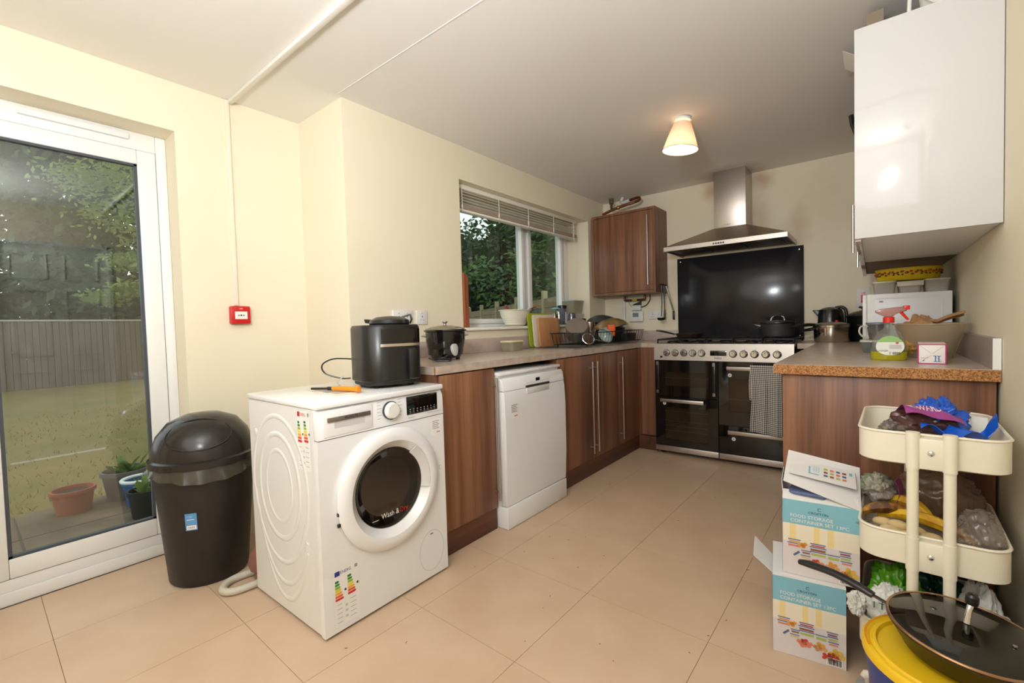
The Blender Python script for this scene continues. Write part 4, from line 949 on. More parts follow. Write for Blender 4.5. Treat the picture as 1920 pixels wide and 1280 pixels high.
# chopping boards leaning on the upstand
def board(name, label, x, y, w, h, th_, mat, rz, tilt, r=.02):
    t = thing(name, label, 'chopping board', (x, y, ZW + .0055), rot=(0, -tilt, rz))
    MB().prism(rrect(w, h, r, 5, 0, h / 2), -th_ / 2, th_ / 2, 'x', .002).done('board', mat, t); return t
board('chopping_board', 'lime green plastic chopping board, leftmost of the boards behind the tap', .050, -1.255, .31, .275, .010, M('lime_plastic', (158, 172, 36), .45), 0, .08, .03)
board('chopping_board', 'white plastic chopping board between the green and the wooden one', .075, -1.225, .31, .262, .010, M('white_board', (226, 216, 196), .5), 0, .08)
board('chopping_board', 'brown wooden chopping board in front of the white one', .103, -1.195, .30, .235, .018, wood('beech', (176, 120, 76), (206, 152, 104), 30, 2, .6), 0, .08)
# ================================================================== window sill things
ZS = 1.1
t = thing('wooden_trays', 'stack of upright reddish wooden boards at the left end of the sill', 'wooden boards', (-.03, -2.068, ZS))
rw = wood('red_wood', (128, 66, 38), (178, 104, 66), 40, 2, .5)
for k in range(3): MB().box(-.09 + .004 * k, -.028 + k * .0185, 0, .045 - .006 * k, -.028 + k * .0185 + .0165, .375 - .012 * k, .003).done('board', rw, t)
cl = thing('colander', 'white plastic colander with wooden spoons on the window sill', 'colander', (-.075, -1.43, ZS))
MB().lathe([(.001, 0), (.07, 0), (.10, .012), (.138, .08), (.150, .122), (.156, .124), (.156, .130), (.146, .130), (.132, .08), (.095, .018), (.001, .006)], seg=44, sx=.72).done('bowl', M('ivory_plastic', (232, 226, 206), .35), cl)
m = MB()
for rr, z in ((.1095, .032), (.1185, .047), (.1275, .062)):
    for k in range(44):
        a = 2 * PI * k / 44; m.ball((rr * .72 * math.cos(a), rr * math.sin(a), z), .0026, 6, 4)
m.done('perforations', M('hole_grey', (170, 162, 142), .7), cl)
MB().tube([(.156 * .72 * math.cos(a), .156 * math.sin(a), .128) for a in [k * PI / 24 for k in range(48)]], .0045, 6, closed=True).done('rim', MATS['ivory_plastic'], cl)
def spoon(label, p, q, mat, r=.006):
    t = thing('kitchen_spoon', label, 'spoon', p); d = Vector(q) - Vector(p)
    MB().tube([(0, 0, 0), d * .75, d], [r, r, r * 1.3], 8).done('handle', mat, t)
    MB().ball((0, 0, 0), (.02, .02, .012), 12, 8).done('bowl', mat, t)
sw_ = M('spoon_wood', (140, 78, 44), .6)
spoon('brown wooden spoon handle sticking out to the right of the colander', (-.09, -1.44, 1.16), (-.05, -1.18, 1.262), sw_)
spoon('red-brown spoon handle leaning left in the colander', (-.07, -1.42, 1.16), (-.10, -1.52, 1.266), M('spoon_red', (150, 74, 60), .5), .008)
spoon('pale plastic spoon in the colander', (-.06, -1.38, 1.16), (-.03, -1.29, 1.255), M('pale_spoon', (210, 206, 196), .4))
def tubby(label, x, y, z, w, l, h, lid, rz=0, lidpart=True, tap=.9, body=None, name='food_container'):
    t = thing(name, label, 'container', (x, y, z), rz)
    shell(w, l, h, min(w, l) * .18, .0016, tap).done('tub', body or cp, t)
    if lidpart: MB().prism(rrect(w * 1.05, l * 1.05, min(w, l) * .2, 4), h + .0005, h + .009, 'z', .002).done('lid', lid, t)
    return t
bluelid = clear('blue_lid', (170, 200, 206), (140, 176, 184), .7, .2)
cpl = clear('pale_plastic', (226, 232, 232), (206, 214, 212), .22, .08)
tubby('clear tub with a pale blue lid behind the colander', -.165, -1.13, ZS, .13, .24, .135, bluelid, body=cpl)
tubby('clear tub with a blue-green lid stacked at the right end of the sill', -.125, -.445, ZS + .105, .15, .19, .12, M('teal_lid', (140, 170, 170), .4), body=cp, tap=.82)
t = tubby('upturned white bowl under the blue-lidded tub on the sill', -.125, -.455, ZS, .15, .20, .095, M('white_lid', (222, 218, 206), .4), body=M('white_bowl', (214, 208, 196), .4))
def jar(label, x, y, r, h, lidm, flip=False):
    t = thing('blender_cup', label, 'cup', (x, y, ZS))
    MB().lathe([(.001, 0), (r * .86, 0), (r, h), (r * .95, h), (r * .82, .004), (.001, .004)], seg=28).done('cup', clear('cup_plastic', (214, 212, 220), (180, 176, 190), .28, .06), t)
    MB().lathe([(.001, h + .0005), (r * 1.06, h + .0005), (r * 1.06, h + .028), (r * .95, h + .032), (.001, h + .032)], seg=28).done('lid', lidm, t)
    MB().lathe([(.001, .005), (r * .5, .005), (r * .5, .03), (.001, .03)], seg=16).done('blade_base', black_p, t)
    MB().tube([(r * 1.0, -r * .2, h * .1), (r * 1.03, -r * .2, h * .8)], .0035, 6).done('painted_highlight', M('highlight_white', (235, 235, 235), .3), t)  # thin white strip modelled as a glint on the clear cup
jar('tall clear blender cup with a black lid on the sill', -.09, -.70, .043, .150, black_p)
t = thing('blender_cup', 'upturned clear blender cup beside the black-lidded one', 'cup', (-.06, -.585, ZS))
MB().lathe([(.044, 0), (.038, .105), (.030, .112), (.001, .112), (.001, .109), (.028, .108), (.035, .102), (.041, 0)][::-1], seg=28).done('cup', MATS['cup_plastic'], t)
t = thing('sponge_holder', 'small black plastic holder at the right end of the sill', 'holder', (-.02, -.46, ZS)); box('case', (-.02, -.045, 0), (.02, .05, .055), black_m, t, .006)
t = thing('washing_up_bottle', 'small green and black bottle behind the tap', 'bottle', (-.02, -.93, ZS))
MB().lathe([(.001, 0), (.024, 0), (.025, .09), (.012, .11), (.012, .13), (.001, .13)], seg=20).done('bottle', M('olive_plastic', (132, 136, 30), .35), t); MB().box(.0, -.012, .02, .0262, .012, .085).done('label', black_p, t)
# ================================================================== dish rack and what dries in it
rk = thing('dish_rack', 'black wire dish rack on the drainer', 'dish rack', (.29, -.70, ZW + .010))
m = MB(); a, b, c, d = -.145, .20, -.56, .52
for z, e_ in ((.008, .02), (.10, 0)): m.tube([(a + e_, c + e_, z), (b - e_, c + e_, z), (b - e_, d - e_, z), (a + e_, d - e_, z)], .0035 if z > .05 else .0028, 6, closed=True)
m.done('rails', black_m, rk)
for k in range(22):
    y = c + .02 + k * (d - c - .04) / 21
    MB().tube([(a, y, .10), (a + .02, y, .008), (b - .02, y, .008), (b, y, .10)], .0019, 5).done('wire', black_m, rk)
for k in range(9):
    x = a + .02 + k * (b - a - .04) / 8
    MB().tube([(x, c, .10), (x, c + .02, .008), (x, d - .02, .008), (x, d, .10)], .0019, 5).done('wire', black_m, rk)
for sx in (a + .04, b - .04):
    for sy in (c + .05, d - .05): MB().cyl((sx, sy, -.0098), .006, .018, seg=8).done('foot', black_p, rk)
ZR = ZW + .024
def rotm(p, rx=0, ry=0, rz=0): return p, (rx, ry, rz)
t = thing('saucepan', 'dull steel saucepan tipped on its side in the dish rack', 'saucepan', (.30, -1.10, ZR + .075), rot=(.80, .0, .55))
MB().lathe([(.001, .10), (.086, .10), (.090, .095), (.092, 0), (.088, 0), (.086, .092), (.001, .096)], seg=36).done('pan', M('worn_alu', (176, 168, 158), .38, .85), t)
t = thing('steel_mug', 'tall brushed steel mug with a handle standing in the dish rack', 'mug', (.31, -.905, ZR + .055))
MB().lathe([(.001, 0), (.044, 0), (.046, .003), (.046, .118), (.0435, .118), (.043, .005), (.001, .005)], seg=32).done('cup', M('mug_steel', (205, 196, 184), .22, 1), t)
MB().tube([(-.02, -.042, .10), (-.045, -.075, .085), (-.045, -.078, .045), (-.02, -.043, .03)], .005, 8, smooth=6).done('handle', chrome, t)
t = thing('upturned_pot', 'upturned dark pot under the steel mug in the rack', 'pot', (.31, -.89, ZR)); MB().lathe([(.075, 0), (.07, .048), (.06, .054), (.001, .054), (.001, .050), (.066, .046), (.071, 0)], seg=28).done('pot', M('dark_alu', (70, 66, 64), .4, .6), t)
t = thing('sieve', 'round metal sieve hanging on the front of the dish rack', 'sieve', (.455, -1.19, ZR + .04), rot=(0, 1.05, -.75))
MB().tube([(.047 * math.cos(k * PI / 16), .047 * math.sin(k * PI / 16), 0) for k in range(32)], .0035, 6, closed=True).done('ring', chrome, t)
MB().lathe([(.045, 0), (.036, -.022), (.018, -.034), (.001, -.036), (.001, -.035), (.018, -.033), (.035, -.021), (.044, 0)], seg=24).done('mesh_bowl', M('sieve_mesh', (110, 96, 84), .5, .7), t)
t = thing('potato_peeler', 'steel handled tool lying across the rack front', 'utensil', (.50, -1.06, ZR + .01), rot=(0, .0, 1.35)); MB().tube([(-.09, 0, .025), (.09, .0, -.008)], .0065, 8, flat=(1, 1, .6)).done('handle', M('tool_steel', (190, 180, 166), .3, .9), t)
t = thing('glass_bowl', 'pale green glass bowl on its side in the rack', 'bowl', (.40, -.80, ZR + .052), rot=(-.9, .55, .2))
MB().lathe([(.001, .055), (.03, .054), (.062, .025), (.070, 0), (.067, 0), (.059, .024), (.028, .050), (.001, .051)], seg=30).done('bowl', M('pale_green', (186, 204, 194), .15, coat=.3), t)
t = thing('plastic_tray', 'bright orange plastic tub standing in the dish rack', 'tub', (.36, -.60, ZR + .042), .5); shell(.075, .085, .10, .014, .003, .86).done('tub', M('orange_tub', (236, 98, 24), .4), t)
t = thing('wok', 'large grey-rimmed wok resting on top of the dishes', 'wok', (.20, -.33, ZR + .225), rot=(2.95, .22, 0))
MB().lathe([(.001, 0), (.06, .003), (.12, .024), (.17, .066), (.188, .098), (.185, .098), (.166, .069), (.118, .028), (.058, .007), (.001, .004)], seg=44).done('pan', M('wok_grey', (92, 94, 98), .35, .7), t)
t = thing('pan_lid', 'stained glass pan lid with a steel rim on the dish pile', 'lid', (.27, -.44, ZR + .125), rot=(.10, -.10, 0))
MB().lathe([(.165, 0), (.163, .006), (.135, .040), (.08, .068), (.02, .076), (.001, .076), (.001, .072), (.02, .072), (.078, .064), (.132, .037), (.158, .003)][::-1], seg=44).done('dome', M('stained_glass_lid', (158, 140, 92), .2, coat=.4, noise=(14, .3), col2=(122, 84, 40)), t)
MB().tube([(.166 * math.cos(k * PI / 24), .166 * math.sin(k * PI / 24), .002) for k in range(48)], .006, 6, closed=True).done('rim', steel, t)
t = thing('black_pot', 'black pot under the glass lid at the back of the rack', 'pot', (.26, -.42, ZR)); MB().lathe([(.001, 0), (.12, 0), (.135, .115), (.131, .115), (.116, .005), (.001, .005)], seg=36).done('pot', black_m, t)
MB().tube([(.0, -.13, .09), (-.04, -.25, .13)], [.010, .012], 8).done('wooden_handle', M('handle_tan', (190, 150, 96), .6), t)
tubby('pale tub with a blue lid at the back of the rack', .20, -.155, ZR, .10, .14, .075, M('dusty_blue_lid', (120, 140, 150), .4), body=cp)
t = thing('black_tray', 'dark baking tray lying flat in the rack', 'tray', (.45, -.44, ZR + .002), .0); shell(.07, .20, .06, .012, .003, .9).done('tray', black_m, t)
# utensils hanging on the side of the wall cabinet
def utensil(label, y, kind, k):
    t = thing('hanging_utensil', label, 'utensil', (.672, y, 1.10))
    m = MB().cyl((-.0115, 0, .345), .006, .02, 'x', 8); m.tube([(-.003, 0, .35), (.006, 0, .335), (.004, 0, .345)], .0025, 6); m.done('hook', black_p, t)
    if kind == 'ladle':
        MB().tube([(.0, 0, .335), (.004, -.004, .18), (.0, -.012, .05)], [.007, .0055, .005], 8).done('handle', black_p, t)
        MB().lathe([(.001, -.03), (.028, -.022), (.038, 0), (.036, 0), (.026, -.019), (.001, -.026)], (.0, -.02, .04), 'z', 20).done('bowl', black_p, t)
    elif kind == 'turner':
        MB().tube([(.0, 0, .335), (.005, .0, .25), (.003, .01, .12)], [.0065, .006, .004], 8).done('handle', black_p, t)
        MB().prism([(-.025, -.02), (.03, -.02), (.022, .075), (-.012, .085)], -.002, .002, 'x', M4=Matrix.Translation((.002, .01, .04))).done('blade', dsteel, t)
    else:
        MB().tube([(.0, 0, .335), (.02, .02, .24), (.05, .045, .10)], .005, 8).done('arm', dsteel, t); MB().tube([(.003, .004, .335), (.03, .0, .24), (.055, .05, .10)], .005, 8).done('arm', dsteel, t)
        MB().box(.045, .038, .02, .062, .058, .10, .004).done('grip', black_p, t)
utensil('black soup ladle hanging on the wall cabinet side', -.20, 'ladle', 0)
utensil('steel fish turner hanging between ladle and tongs', -.145, 'turner', 1)
utensil('steel tongs hanging nearest the splashback', -.09, 'tongs', 2)
# ================================================================== on the hob
ZH = .960
t = thing('frying_pan', 'small black frying pan on the left burner', 'frying pan', (.965, -.36, ZH))
MB().lathe([(.001, 0), (.085, 0), (.095, .006), (.115, .036), (.113, .037), (.092, .009), (.001, .005)], seg=40).done('pan', M('pan_brown', (52, 40, 32), .35), t)
MB().tube([(-.105, -.05, .030), (-.15, -.07, .045), (-.21, -.10, .062), (-.245, -.115, .066)], [.008, .011, .013, .009], 10, smooth=5, flat=(1, 1, .7)).done('handle', black_p, t)
t = thing('casserole_pot', 'black casserole pot with a lid on the right burner', 'pot', (1.615, -.31, ZH))
MB().lathe([(.001, 0), (.098, 0), (.108, .01), (.114, .10), (.118, .104), (.113, .106), (.104, .012), (.001, .006)], seg=44).done('pot', M('pot_speckle', (40, 41, 44), .55, noise=(180, .1), col2=(60, 61, 64)), t)
l_ = MB().lathe([(.117, .1065), (.116, .114), (.06, .126), (.001, .129), (.001, .125), (.06, .122), (.112, .1065)], seg=40).done('lid', M('lid_black', (28, 28, 30), .3), t)
MB().tube([(-.045, 0, .126), (-.035, 0, .152), (0, 0, .162), (.035, 0, .152), (.045, 0, .126)], .006, 8, smooth=5).done('lid_handle', chrome, l_)
MB().tube([(-.025, 0, .158), (.0, 0, .163), (.025, 0, .158)], .009, 8).done('lid_grip', black_p, l_)
for s_ in (-1, 1): MB().tube([(s_ * .113, -.03, .085), (s_ * .150, -.022, .095), (s_ * .165, 0, .098), (s_ * .150, .022, .095), (s_ * .113, .03, .085)], .006, 8, smooth=5).done('side_handle', chrome if s_ < 0 else black_p, t)
# tea towel over the oven handle
gm = bpy.data.materials.new('gingham'); gm.use_nodes = True; nt = gm.node_tree; N = nt.nodes; Lk = nt.links; b = N['Principled BSDF']; b.inputs['Roughness'].default_value = .9
uvn = N.new('ShaderNodeUVMap'); sp = N.new('ShaderNodeSeparateXYZ'); Lk.new(uvn.outputs[0], sp.inputs[0])
def stripe(o_, k):
    q = N.new('ShaderNodeMath'); q.operation = 'MULTIPLY'; Lk.new(o_, q.inputs[0]); q.inputs[1].default_value = k
    f = N.new('ShaderNodeMath'); f.operation = 'FRACT'; Lk.new(q.outputs[0], f.inputs[0]); g_ = N.new('ShaderNodeMath'); g_.operation = 'GREATER_THAN'; g_.inputs[1].default_value = .5; Lk.new(f.outputs[0], g_.inputs[0]); return g_.outputs[0]
ad = N.new('ShaderNodeMath'); Lk.new(stripe(sp.outputs[0], 17), ad.inputs[0]); Lk.new(stripe(sp.outputs[1], 62), ad.inputs[1])
rp = N.new('ShaderNodeValToRGB'); rp.color_ramp.interpolation = 'CONSTANT'; E_ = rp.color_ramp.elements; E_[0].color = lin((232, 226, 210)); E_[1].position = .34; E_[1].color = lin((150, 148, 142)); e3 = E_.new(.75); e3.color = lin((44, 46, 50))
hv = N.new('ShaderNodeMath'); hv.operation = 'MULTIPLY'; hv.inputs[1].default_value = .5; Lk.new(ad.outputs[0], hv.inputs[0]); Lk.new(hv.outputs[0], rp.inputs[0]); Lk.new(rp.outputs[0], b.inputs['Base Color'])
t = thing('tea_towel', 'black and white checked tea towel over the oven door handle', 'towel', (1.595, -.668, .754))
nu, nv = 36, 50; vs_, fs_, uv_ = [], [], []
def tow(u, v):
    s_ = v * .80 - .30                                    # arc length from the bar top: back flap, front flap
    w = .205; x = -.108 + w * u; sl = .045 * max(0, s_) / .5
    fold = .006 * math.sin(u * 17 + 1) + .004 * math.sin(u * 31)
    if s_ < 0: y, z = .0165 + .0, s_ * .98
    elif s_ < .03: a = s_ / .03 * PI; y, z = .0165 * math.cos(a), .0165 * math.sin(a)
    else: y, z = -.0165 - (fold + .008) * min(1, (s_ - .03) * 6), -(s_ - .03)
    low = .05 * u * max(0, s_ - .1) if s_ > 0 else 0
    x += (.03 * max(0, s_) * (1 - u)) + .012 * math.sin(s_ * 9) * (1 - u)
    if s_ < 0: z = max(z, -.27); x = x + .0; z *= .9
    return (x, y, z - low * (1 if s_ > 0 else 0) - .0 )
for j in range(nv + 1):
    for i in range(nu + 1): vs_.append(tow(i / nu, j / nv)); uv_.append((i / nu, j / nv))
me = bpy.data.meshes.new('cloth'); me.from_pydata(vs_, [], [(j * (nu + 1) + i, j * (nu + 1) + i + 1, (j + 1) * (nu + 1) + i + 1, (j + 1) * (nu + 1) + i) for j in range(nv) for i in range(nu)])
ul = me.uv_layers.new(name='UVMap')
for l in me.loops: ul.data[l.index].uv = uv_[l.vertex_index]
me.materials.append(gm); me.polygons.foreach_set('use_smooth', [True] * len(me.polygons))
co = bpy.data.objects.new('cloth', me); COL.objects.link(co); co.parent = t; sm = co.modifiers.new('thickness', 'SOLIDIFY'); sm.thickness = .0016

# ================================================================== right worktop
t = thing('pressure_pan', 'shiny steel pressure pan with a black handle in the far right corner', 'pan', (1.955, -.345, ZW))
MB().lathe([(.001, 0), (.098, 0), (.106, .012), (.108, .105), (.112, .108), (.112, .120), (.103, .120), (.100, .014), (.001, .006)], seg=44).done('pot', M('polished_steel', (206, 196, 180), .12, 1), t)
l_ = MB().lathe([(.111, .1205), (.105, .130), (.06, .142), (.001, .146), (.001, .142), (.06, .138), (.100, .1205)], seg=40).done('lid', M('lid_steel', (150, 138, 124), .3, .9), t)
MB().tube([(-.09, -.03, .125), (-.14, -.06, .128), (-.20, -.10, .118), (-.235, -.12, .112)], [.014, .016, .015, .011], 10, smooth=5, flat=(1, 1, .8)).done('handle', black_p, t)
MB().tube([(-.10, -.025, .100), (-.13, -.055, .092), (-.17, -.08, .085)], [.012, .013, .008], 8, smooth=4).done('lower_handle', black_p, t)
MB().lathe([(.001, 0), (.010, 0), (.010, .012), (.001, .012)], (.03, 0, .144), 'z', 12).done('valve', red_p, l_)
t = thing('kettle', 'black kettle with a spout behind the steel pressure pan', 'kettle', (1.935, -.112, ZW))
MB().lathe([(.001, 0), (.085, 0), (.088, .015), (.088, .06), (.080, .20), (.070, .236), (.04, .252), (.001, .256)], seg=36).done('body', M('kettle_black', (26, 25, 26), .22), t)
MB().prism([(-.115, .235), (-.07, .17), (-.07, .236)], -.018, .018, 'y', .004).done('spout', black_p, t)
MB().tube([(.03, 0, .248), (.070, 0, .252), (.094, 0, .225), (.098, 0, .15), (.092, 0, .10), (.083, 0, .085)], .011, 10, smooth=6).done('handle', black_p, t)
box('water_window', (-.012, -.0885, .09), (.012, -.082, .18), M('gauge_grey', (120, 122, 128), .25), t, .003)
box('switch', (.05, -.06, .105), (.075, -.045, .12), red_p, t, .002)
t = thing('stock_pot', 'black stock pot with a glass lid beside the microwave', 'pot', (2.135, -.20, ZW))
MB().lathe([(.001, 0), (.088, 0), (.094, .01), (.098, .17), (.102, .175), (.095, .176), (.09, .012), (.001, .006)], seg=40).done('pot', M('stock_black', (20, 20, 21), .3), t)
l_ = MB().lathe([(.100, .1765), (.098, .185), (.07, .208), (.03, .220), (.001, .222), (.001, .218), (.03, .216), (.068, .204), (.094, .1765)], seg=36).done('glass_lid', clear('brown_lid', (170, 158, 140), (120, 108, 92), .5, .06), t)
MB().tube([(.101 * math.cos(k * PI / 20), .101 * math.sin(k * PI / 20), .180) for k in range(40)], .0045, 6, closed=True).done('lid_rim', black_p, l_)
MB().lathe([(.001, .222), (.012, .222), (.012, .232), (.030, .240), (.028, .250), (.001, .252)], seg=20).done('lid_knob', black_p, l_)
P = Print((2.10 - 2.135, -.0985, .115), (1, 0, 0), (0, 0, 1)); P.text('BLACKMOOR', 0, 0, .05, inkg, h=.006); P.done('lettering', t)
t = thing('measuring_mug', 'clear mug with a blue-grey lid holding grains', 'mug', (2.205, -1.42, ZW + .061))
MB().lathe([(.001, 0), (.036, 0), (.043, .075), (.041, .075), (.034, .003), (.001, .003)], seg=28).done('cup', clear('mug_clear', (226, 226, 226), (190, 190, 190), .2, .05), t)
MB().lathe([(.001, .0035), (.033, .0035), (.036, .034), (.001, .036)], seg=24).done('grains', M('grains', (190, 160, 112), .9, noise=(240, .2), col2=(120, 92, 58), bump=(300, 1)), t)
MB().lathe([(.001, .0755), (.047, .0755), (.047, .085), (.001, .087)], seg=28).done('lid', M('blue_grey_lid', (124, 132, 150), .4), t)
MB().tube([(-.037, -.01, .066), (-.065, -.02, .066), (-.072, -.022, .04), (-.06, -.018, .018), (-.036, -.01, .010)], .004, 8, smooth=5).done('handle', M('pale_handle', (214, 212, 200), .35), t)
t = tubby('small clear tub under the grain mug', 2.19, -1.44, ZW, .105, .13, .051, M('clear_lid', (206, 200, 190), .4), body=cpl, tap=.8)
# microwave with tubs and a tin
mw = thing('microwave', 'white microwave oven side-on under the wall cabinet', 'microwave', (2.321, -1.155, ZW))
box('case', (-.158, -.215, .014), (.155, .22, .288), M('microwave_white', (226, 226, 228), .35), mw, .004)
box('door', (-.176, -.213, .016), (-.1585, .218, .286), white_p, mw, .003)
for sx in (-.12, .12):
    for sy in (-.17, .17): MB().cyl((sx, sy, 0), .014, .0138, seg=10).done('foot', rubber, mw)
m = MB().tube([(-.12, -.2155, .265), (.105, -.2155, .265), (.12, -.2155, .25), (.12, -.2155, .10)], .004, 8, flat=(1, .5, 1)); m.done('pressed_line', M('microwave_white'), mw)
P = Print((-.11, -.2153, .245), (1, 0, 0), (0, 0, 1)); P.rect(0, 0, .015, .008, inkg); P.done('rating_mark', mw)
box('door_strip', (-.1575, -.2158, .02), (-.128, -.2151, .284), white_p, mw)
tz = ZW + .2885
for k, (x, lab) in enumerate(((2.232, 'left clear tub with a white lid on top of the microwave'), (2.33, 'middle clear tub with a clip lid on top of the microwave'), (2.428, 'right clear tub with a white lid on top of the microwave'))):
    t = tubby(lab, x, -1.24, tz, .092, .16, .055 if k != 1 else .05, M('tub_lid', (214, 208, 190), .4), body=M('frost_tub', (196, 188, 176), .35, transl=.3), tap=.86)
    if k == 1: box('clip', (-.05, -.088, .034), (.05, -.0795, .058), M('tub_lid'), t, .002)
yt = thing('biscuit_tin', 'oval yellow tin with a floral band on the tubs', 'tin', (2.325, -1.22, tz + .0655), .0)
MB().lathe([(.001, 0), (.115, 0), (.122, .006), (.1285, .056), (.132, .058), (.130, .062), (.001, .062)], seg=56, sy=.72).done('tin', M('tin_yellow', (226, 196, 20), .35), yt)
fl_ = MB(); red_i, grn = M('flower_red', (196, 70, 40), .5), M('flower_green', (60, 84, 30), .5)
for k in range(22):
    a = PI + PI * (k + .5) / 22
    for mat, dz, r in ((red_i, .036 + .006 * (k % 2), .0062), (grn, .028 + .01 * ((k + 1) % 2), .0045), (grn, .044 - .008 * (k % 3), .004)):
        aa = a + (.03 if mat is grn else 0) + (.02 if r == .004 else 0)
        fl_.use(mat).ball((.1268 * math.cos(aa), .1268 * .72 * math.sin(aa), dz), (r, r * .6, r), 8, 6)
fl_.done('floral_band', None, yt)
t = thing('black_appliance', 'black plastic appliance edge squeezed between microwave and wall', 'appliance', (2.488, -1.0, ZW)); box('case', (-.0095, -.10, .0995), (.0105, .1, .275), black_p, t, .004); box('panel', (-.0098, -.08, .12), (-.0096, .08, .25), black_g, t)
# big plastic bowl with bread bags
bw = thing('mixing_bowl', 'large frosted plastic bowl holding bread bags against the wall', 'bowl', (2.372, -1.72, ZW))
MB().lathe([(.001, 0), (.075, 0), (.082, .01), (.122, .135), (.128, .137), (.128, .143), (.118, .143), (.078, .014), (.001, .005)], seg=44, sy=1.15, sx=.94).done('bowl', clear('frosted_bowl', (240, 232, 218), (232, 220, 200), .40, .15), bw)
def bag(name, label, cat, c, rad, mat, seed, amp=.3, freq=2.2, floor=None, sub=5, group=None, rot=0):
    """crumpled bag; c is the base centre"""
    t = thing(name, label, cat, c, rot, group)
    MB().crumple((0, 0, rad[2]), rad, seed, amp, freq, sub, floor=.0).done('bag', mat, t, smooth=True, sharp=100); return t
bag('paper_bag', 'brown paper bread bag in the frosted bowl', 'bag', (2.35, -1.66, ZW + .012), (.062, .075, .085), M('kraft', (196, 150, 104), .8, noise=(20, .3)), 4)
t = thing('paper_bag', 'folded brown paper bag edge rising over the bowl rim by the wall', 'bag', (2.40, -1.68, ZW + .10), 0)
MB().sheet(lambda u, v: (-.10 + .175 * u + .01 * math.sin(u * 7), -.02 + .06 * v + .01 * math.sin(u * 9), .02 + .028 * math.sin(u * 2.6 + .3) + .055 * max(0, u - .62) / .38 + .012 * math.sin(v * 6)), 20, 6, .002).done('paper', M('kraft'), t)
bag('bread_bag', 'yellow-brown pasta bag low in the frosted bowl', 'bag', (2.30, -1.77, ZW + .012), (.045, .05, .032), M('pasta', (214, 170, 84), .6, noise=(60, .2), col2=(150, 106, 50)), 9)
# spray bottle
sp_ = thing('spray_bottle', 'clear cleaning spray bottle with a red trigger and green label', 'spray bottle', (2.236, -1.93, ZW), .1)
MB().lathe([(.001, 0), (.052, 0), (.056, .006), (.0565, .05), (.050, .085), (.034, .112), (.018, .126), (.015, .136), (.015, .150), (.001, .150)], seg=36, sy=.55).done('bottle', clear('bottle_clear', (240, 242, 236), (226, 230, 220), .16, .04), sp_)
MB().lathe([(.001, .0002), (.0525, .0002), (.0568, .006), (.0572, .034), (.001, .035)], seg=32, sy=.56).done('liquid', M('yellow_liquid', (206, 196, 40), .1, coat=.3, transl=.4), sp_)
P = Print((0, -.0315, .012), (1, 0, 0), (0, 0, 1))
lb = [(.0 + .044 * math.cos(a), .042 + .044 * math.sin(a) * (1 if math.sin(a) > 0 else .75)) for a in [k * PI / 14 for k in range(28)]]
P.quad(lb, M('label_white', (236, 236, 226), .5), 1); P.quad([p for p in lb if p[1] > .052], M('label_green', (150, 196, 116), .5), 2)
P.text('DANGER', -.036, .024, .03, ink, 3, h=.006); P.rect(-.004, .034, .036, .052, M('label_pale', (222, 222, 214), .5), 3)
for k in range(5): P.rect(-.0, .036 + k * .003, .034, .0368 + k * .003, inkg, 4)
for k in range(8): P.rect(.008 + k * .003, .012, .0096 + k * .003, .022, ink, 3)
P.quad([(.022, .052), (.028, .058), (.022, .064), (.016, .058)], M('hazard_red', (206, 90, 90), .5), 4); P.done('label', sp_)
hd_ = MB().lathe([(.001, .150), (.018, .150), (.018, .172), (.012, .174), (.001, .174)], seg=20).done('collar', M('spray_red', (226, 44, 30), .35), sp_)
MB().prism([(-.042, .192), (-.03, .184), (-.012, .174), (.012, .174), (.018, .186), (.055, .196), (.055, .214), (.02, .212), (-.025, .206), (-.042, .200)], -.011, .011, 'y', .004).done('spray_head', clear('pink_clear', (236, 206, 200), (226, 186, 180), .55, .1), sp_)
box('nozzle', (.045, -.0115, .200), (.064, .0115, .217), M('spray_red'), sp_, .003)
MB().tube([(.034, 0, .198), (.044, 0, .182), (.060, 0, .160)], [.006, .0055, .004], 8, smooth=4).done('trigger', M('spray_red'), sp_)
# carton
ct = thing('juice_carton', 'white and pink drink carton lying on the worktop edge', 'carton', (2.352, -2.085, ZW), -.06)
box('carton', (-.038, -.0, .0), (.038, .17, .072), M('carton_white', (236, 230, 224), .5), ct, .002)
P = Print((-.038, -.0004, 0), (1, 0, 0), (0, 0, 1)); pk_ = M('carton_pink', (190, 40, 110), .5); cb = M('carton_blue', (50, 110, 170), .5)
for r in ((0, 0, .0035, .072), (.0725, 0, .076, .072), (0, .0685, .076, .072), (0, 0, .076, .003)): P.rect(*r, pk_, 1)
for a, b in (((.004, .068), (.036, .038)), ((.072, .068), (.040, .038)), ((.004, .004), (.036, .032)), ((.072, .004), (.040, .032))):
    P.quad([a, (a[0] + .0012, a[1]), (b[0] + .0012, b[1]), b], inkg, 1)
P.rect(.042, .008, .062, .010, cb, 1); P.rect(.046, .010, .049, .030, cb, 1); P.rect(.055, .010, .058, .030, cb, 1); P.rect(.042, .028, .062, .030, cb, 1); P.quad([(.012, .010), (.018, .010), (.018, .016)], cb, 1)
P.text('Recycle', .010, .020, .018, inkg, 1); P.done('end_print', ct)
P = Print((.0384, .0, 0), (0, 1, 0), (0, 0, 1)); P.rect(.0, 0, .03, .072, paper, 1); P.rect(.05, 0, .17, .072, pk_, 1); P.rect(.008, .03, .022, .06, inkg, 2); P.done('side_print', ct)
